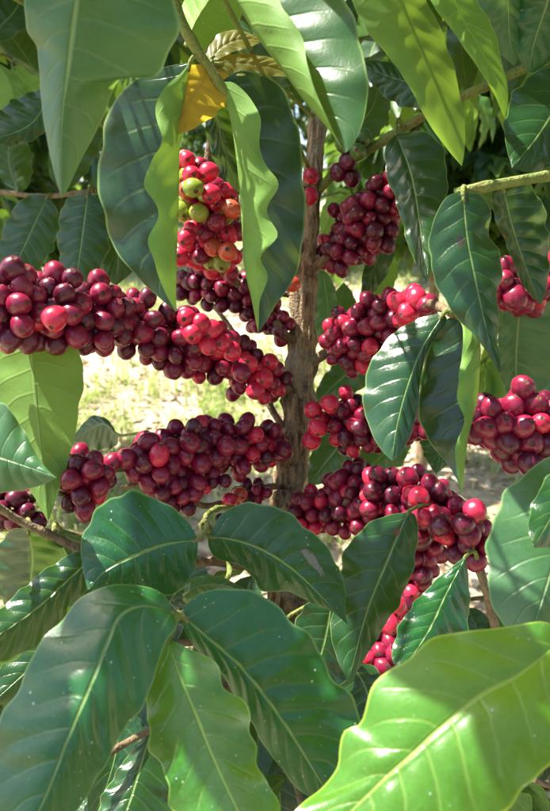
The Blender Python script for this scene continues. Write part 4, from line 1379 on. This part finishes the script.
SHADE = [(60, 60, .33), (120, 20, .33), (150, 55, .34), (66, 140, .35), (500, 672, .31), (540, 770, .30),  # spots darkened by extra unseen leaves hung between them and the sun
         (100, 650, .34), (40, 720, .33), (205, 740, .33), (265, 660, .37), (458, 250, .43), (122, 190, .48), (292, 190, .49)]
for n_, q in enumerate(SHADE):
    rs = random.Random(900 + n_)
    p = P(*q)
    ln = rs.uniform(.10, .14)
    ok = False
    for trial in range(25):
        d = Vector((rs.uniform(-1, 1), rs.uniform(-1, 1), -.15)).normalized()
        for t_ in np.arange(.16 + .02 * trial, 1.5, .03):
            c = p + SUNN * t_ + np.array(d) * ln * rs.uniform(-.3, .3)
            pr = topix(c)
            if pr[2] < .06 or pr[1] < -60 - ln * .55 / pr[2] * FPX: break
        ok = True
        for e in (-.5, -.25, 0, .25, .5):
            ce = c + np.array(d) * ln * e
            for f in FLECK:
                tt = (ce - f).dot(SUNN)
                if tt > 0 and np.linalg.norm(ce - f - SUNN * tt) < .020: ok = False
        if ok: break
    if not ok: continue
    b0 = c - np.array(d) * ln * .5
    pb = np.vstack([PATHS[BR[kk].name] for kk in ('top_left', 'top_right')])
    near, _ = nearest_on(pb, b0)
    if np.linalg.norm(near - b0) > .12:
        near, _ = nearest_on(tp[:, :3], b0 - np.array((0, 0, .05)))
    br_ = branch(tree, [(n_, 0, 0)], .0018, .0012, 'stem', world=[near, near * .5 + b0 * .5 + np.array((0, 0, .02)), b0 - np.array(d) * .07 * ln])
    place_leaf(br_, b0, d, Vector(SUN_DIR) + Vector((rs.gauss(0, .2), rs.gauss(0, .2), 0)), ln, 'leaf', rs.randrange(8))

for k in range(21):
    z = 1.60 + 0.03 * k
    a = k * 2.39 + .4
    ln = rg.uniform(.45, .75) * (1 - .008 * k)
    p0 = np.array((np.interp(z, trw[:, 2], trw[:, 0]), np.interp(z, trw[:, 2], trw[:, 1]), z))
    dr = np.array((math.cos(a), math.sin(a), 0))
    w = [p0, p0 + dr * ln * .4 + np.array((0, 0, .05)), p0 + dr * ln * .75 + np.array((0, 0, .05)), p0 + dr * ln + np.array((0, 0, 0))]
    shade_canopy_branch(tree, w, 600 + k, sun_free)
for k in range(20):  # unseen upper branches added to the neighbour for more shade
    z = 1.30 + 0.03 * k
    a = k * 2.39 + 1.0
    ln = rg.uniform(.40, .70)
    p0 = nb_base + np.array((.004, 0, z))
    dr = np.array((math.cos(a), math.sin(a), 0))
    w = [p0, p0 + dr * ln * .4 + np.array((0, 0, .05)), p0 + dr * ln * .75 + np.array((0, 0, .05)), p0 + dr * ln + np.array((0, 0, 0))]
    if -140 < topix(w[-1])[0] < 690 and topix(w[-1])[1] > -120: w = [p0 + (q - p0) * .4 for q in w]
    shade_canopy_branch(nbt, w, 700 + k, sun_free)

for k in range(14):
    z = 1.55 + 0.04 * k
    a = k * 2.39 + 1.0
    ln = rg.uniform(.45, .75)
    p0 = lb + np.array((.004, 0, z))
    dr = np.array((math.cos(a), -abs(math.sin(a)) - .3, 0))
    dr /= np.linalg.norm(dr)
    w = [p0, p0 + dr * ln * .4 + np.array((0, 0, .05)), p0 + dr * ln * .75 + np.array((0, 0, .05)), p0 + dr * ln + np.array((0, 0, 0))]
    if -140 < topix(w[-1])[0] < 690 and topix(w[-1])[1] > -120: w = [p0 + (q - p0) * .4 for q in w]
    shade_canopy_branch(lbt, w, 800 + k, sun_free)

# ------------------------------------------------------------------ rows of coffee trees farther back
def far_tree(loc, h, w, seed, label, nl=2400, zlow=.22, group='coffee trees in the rows behind'):
    rng = np.random.default_rng(seed)
    z0 = float(ground_z(loc[0], loc[1]))
    root = empty('coffee_tree', (loc[0], loc[1], z0))
    tag(root, label, 'tree', group)
    b = np.array((loc[0], loc[1], z0))
    tv, tf = tube(catmull([b + np.array(q) for q in ((0, 0, -.05), (.02, .01, h * .4), (0, .02, h * .75), (.01, 0, h))], 40), np.linspace(.03, .006, 41), 10, .04, seed)
    link('trunk', mesh_from('trunk', tv, tf, mats=[M['bark']]), root)
    V, F, T = [], [], []
    BV, BF = [], []
    nb = 34
    for k in range(nb):
        z = h * (zlow + (.98 - zlow) * k / nb)
        a = k * 2.4 + rng.uniform(-.3, .3)
        ln = w * (1.05 - .75 * (z / h - .2)) * rng.uniform(.75, 1.1)
        dr = np.array((math.cos(a), math.sin(a), 0))
        p0 = b + np.array((0, 0, z))
        pth = catmull([p0, p0 + dr * ln * .5 + np.array((0, 0, .06)), p0 + dr * ln + np.array((0, 0, -.12 * ln))], 8)
        tv, tf = tube(pth, np.linspace(.006, .002, 9), 5)
        o = len(BV)
        BV += list(tv)
        BF += [tuple(i + o for i in f) for f in tf]
        for _ in range(nl // nb):
            s = rng.uniform(.15, 1)
            p = pth[int(s * 8)] + rng.normal(size=3) * .02
            sg = rng.choice((-1, 1))
            sd = np.array((-dr[1], dr[0], 0)) * sg
            d = sd * rng.uniform(.4, 1) + dr * rng.uniform(.1, .9) + np.array((0, 0, -rng.uniform(0, 1.1)))
            d /= np.linalg.norm(d)
            l = rng.uniform(.09, .16)
            wd_ = np.cross(d, (rng.normal() * .3, rng.normal() * .3, 1.0))
            wd_ /= np.linalg.norm(wd_) + 1e-9
            up = np.cross(wd_, d)
            i = len(V)
            hw = l * .2
            V += [p, p + d * l * .35 + wd_ * hw + up * .01, p + d * l * .4 - up * .004, p + d * l * .35 - wd_ * hw + up * .01,
                  p + d * l * .72 + wd_ * hw * .7 - up * .004, p + d * l * .72 - wd_ * hw * .7 - up * .004, p + d * l - up * .03]
            F += [(i, i + 2, i + 1), (i, i + 3, i + 2), (i + 1, i + 2, i + 4), (i + 2, i + 3, i + 5), (i + 2, i + 5, i + 6), (i + 2, i + 6, i + 4)]
            T += [float(np.clip(rng.normal(.5, .22), 0, 1))] * 7
    link('limbs', mesh_from('limbs', BV, BF, mats=[M['twig']]), root)
    me = mesh_from('crown', V, F, mats=[MFAR])
    set_tint(me, T)
    c = link('crown', me, root)
    c['kind'] = 'stuff'


NEARROW = ((-1.06, 2.75), (.62, 2.9), (1.2, 2.9))
MFAR = simple_leafy('far_foliage', [(0.014, 0.042, 0.012), (0.032, 0.08, 0.02), (0.07, 0.13, 0.03)], .42, .26, (.26, .44, .05))
k = 0
for (x, y) in NEARROW:
    far_tree((x, y), 2.0, .62, 80 + k, 'leafy coffee tree standing close behind the laden tree', 2400, .45)
    k += 1
for (x, y, h, w) in ((-.5, 6.6, 2.2, .8), (.95, 6.4, 2.0, .8), (-1.9, 6.4, 2.1, .8), (2.3, 6.6, 2.2, .8), (.2, 8.6, 2.4, .9), (-1.3, 8.6, 2.3, .9), (1.7, 8.6, 2.4, .9)):
    far_tree((x, y), h, w, 40 + k, 'leafy coffee tree standing in the sunlit rows behind the laden tree')
    k += 1
for (x, y, h, w) in ((-1.5, -1.5, 2.0, .8), (-.2, -1.8, 2.1, .8), (1.1, -1.6, 2.0, .8), (2.3, -.9, 2.0, .8)):  # unseen trees added behind the camera to cut sky reflections on leaves
    far_tree((x, y), h, w, 40 + k, 'unseen leafy coffee tree added behind the camera to block low sky', 1400, .22, 'unseen coffee trees added behind the camera')
    k += 1
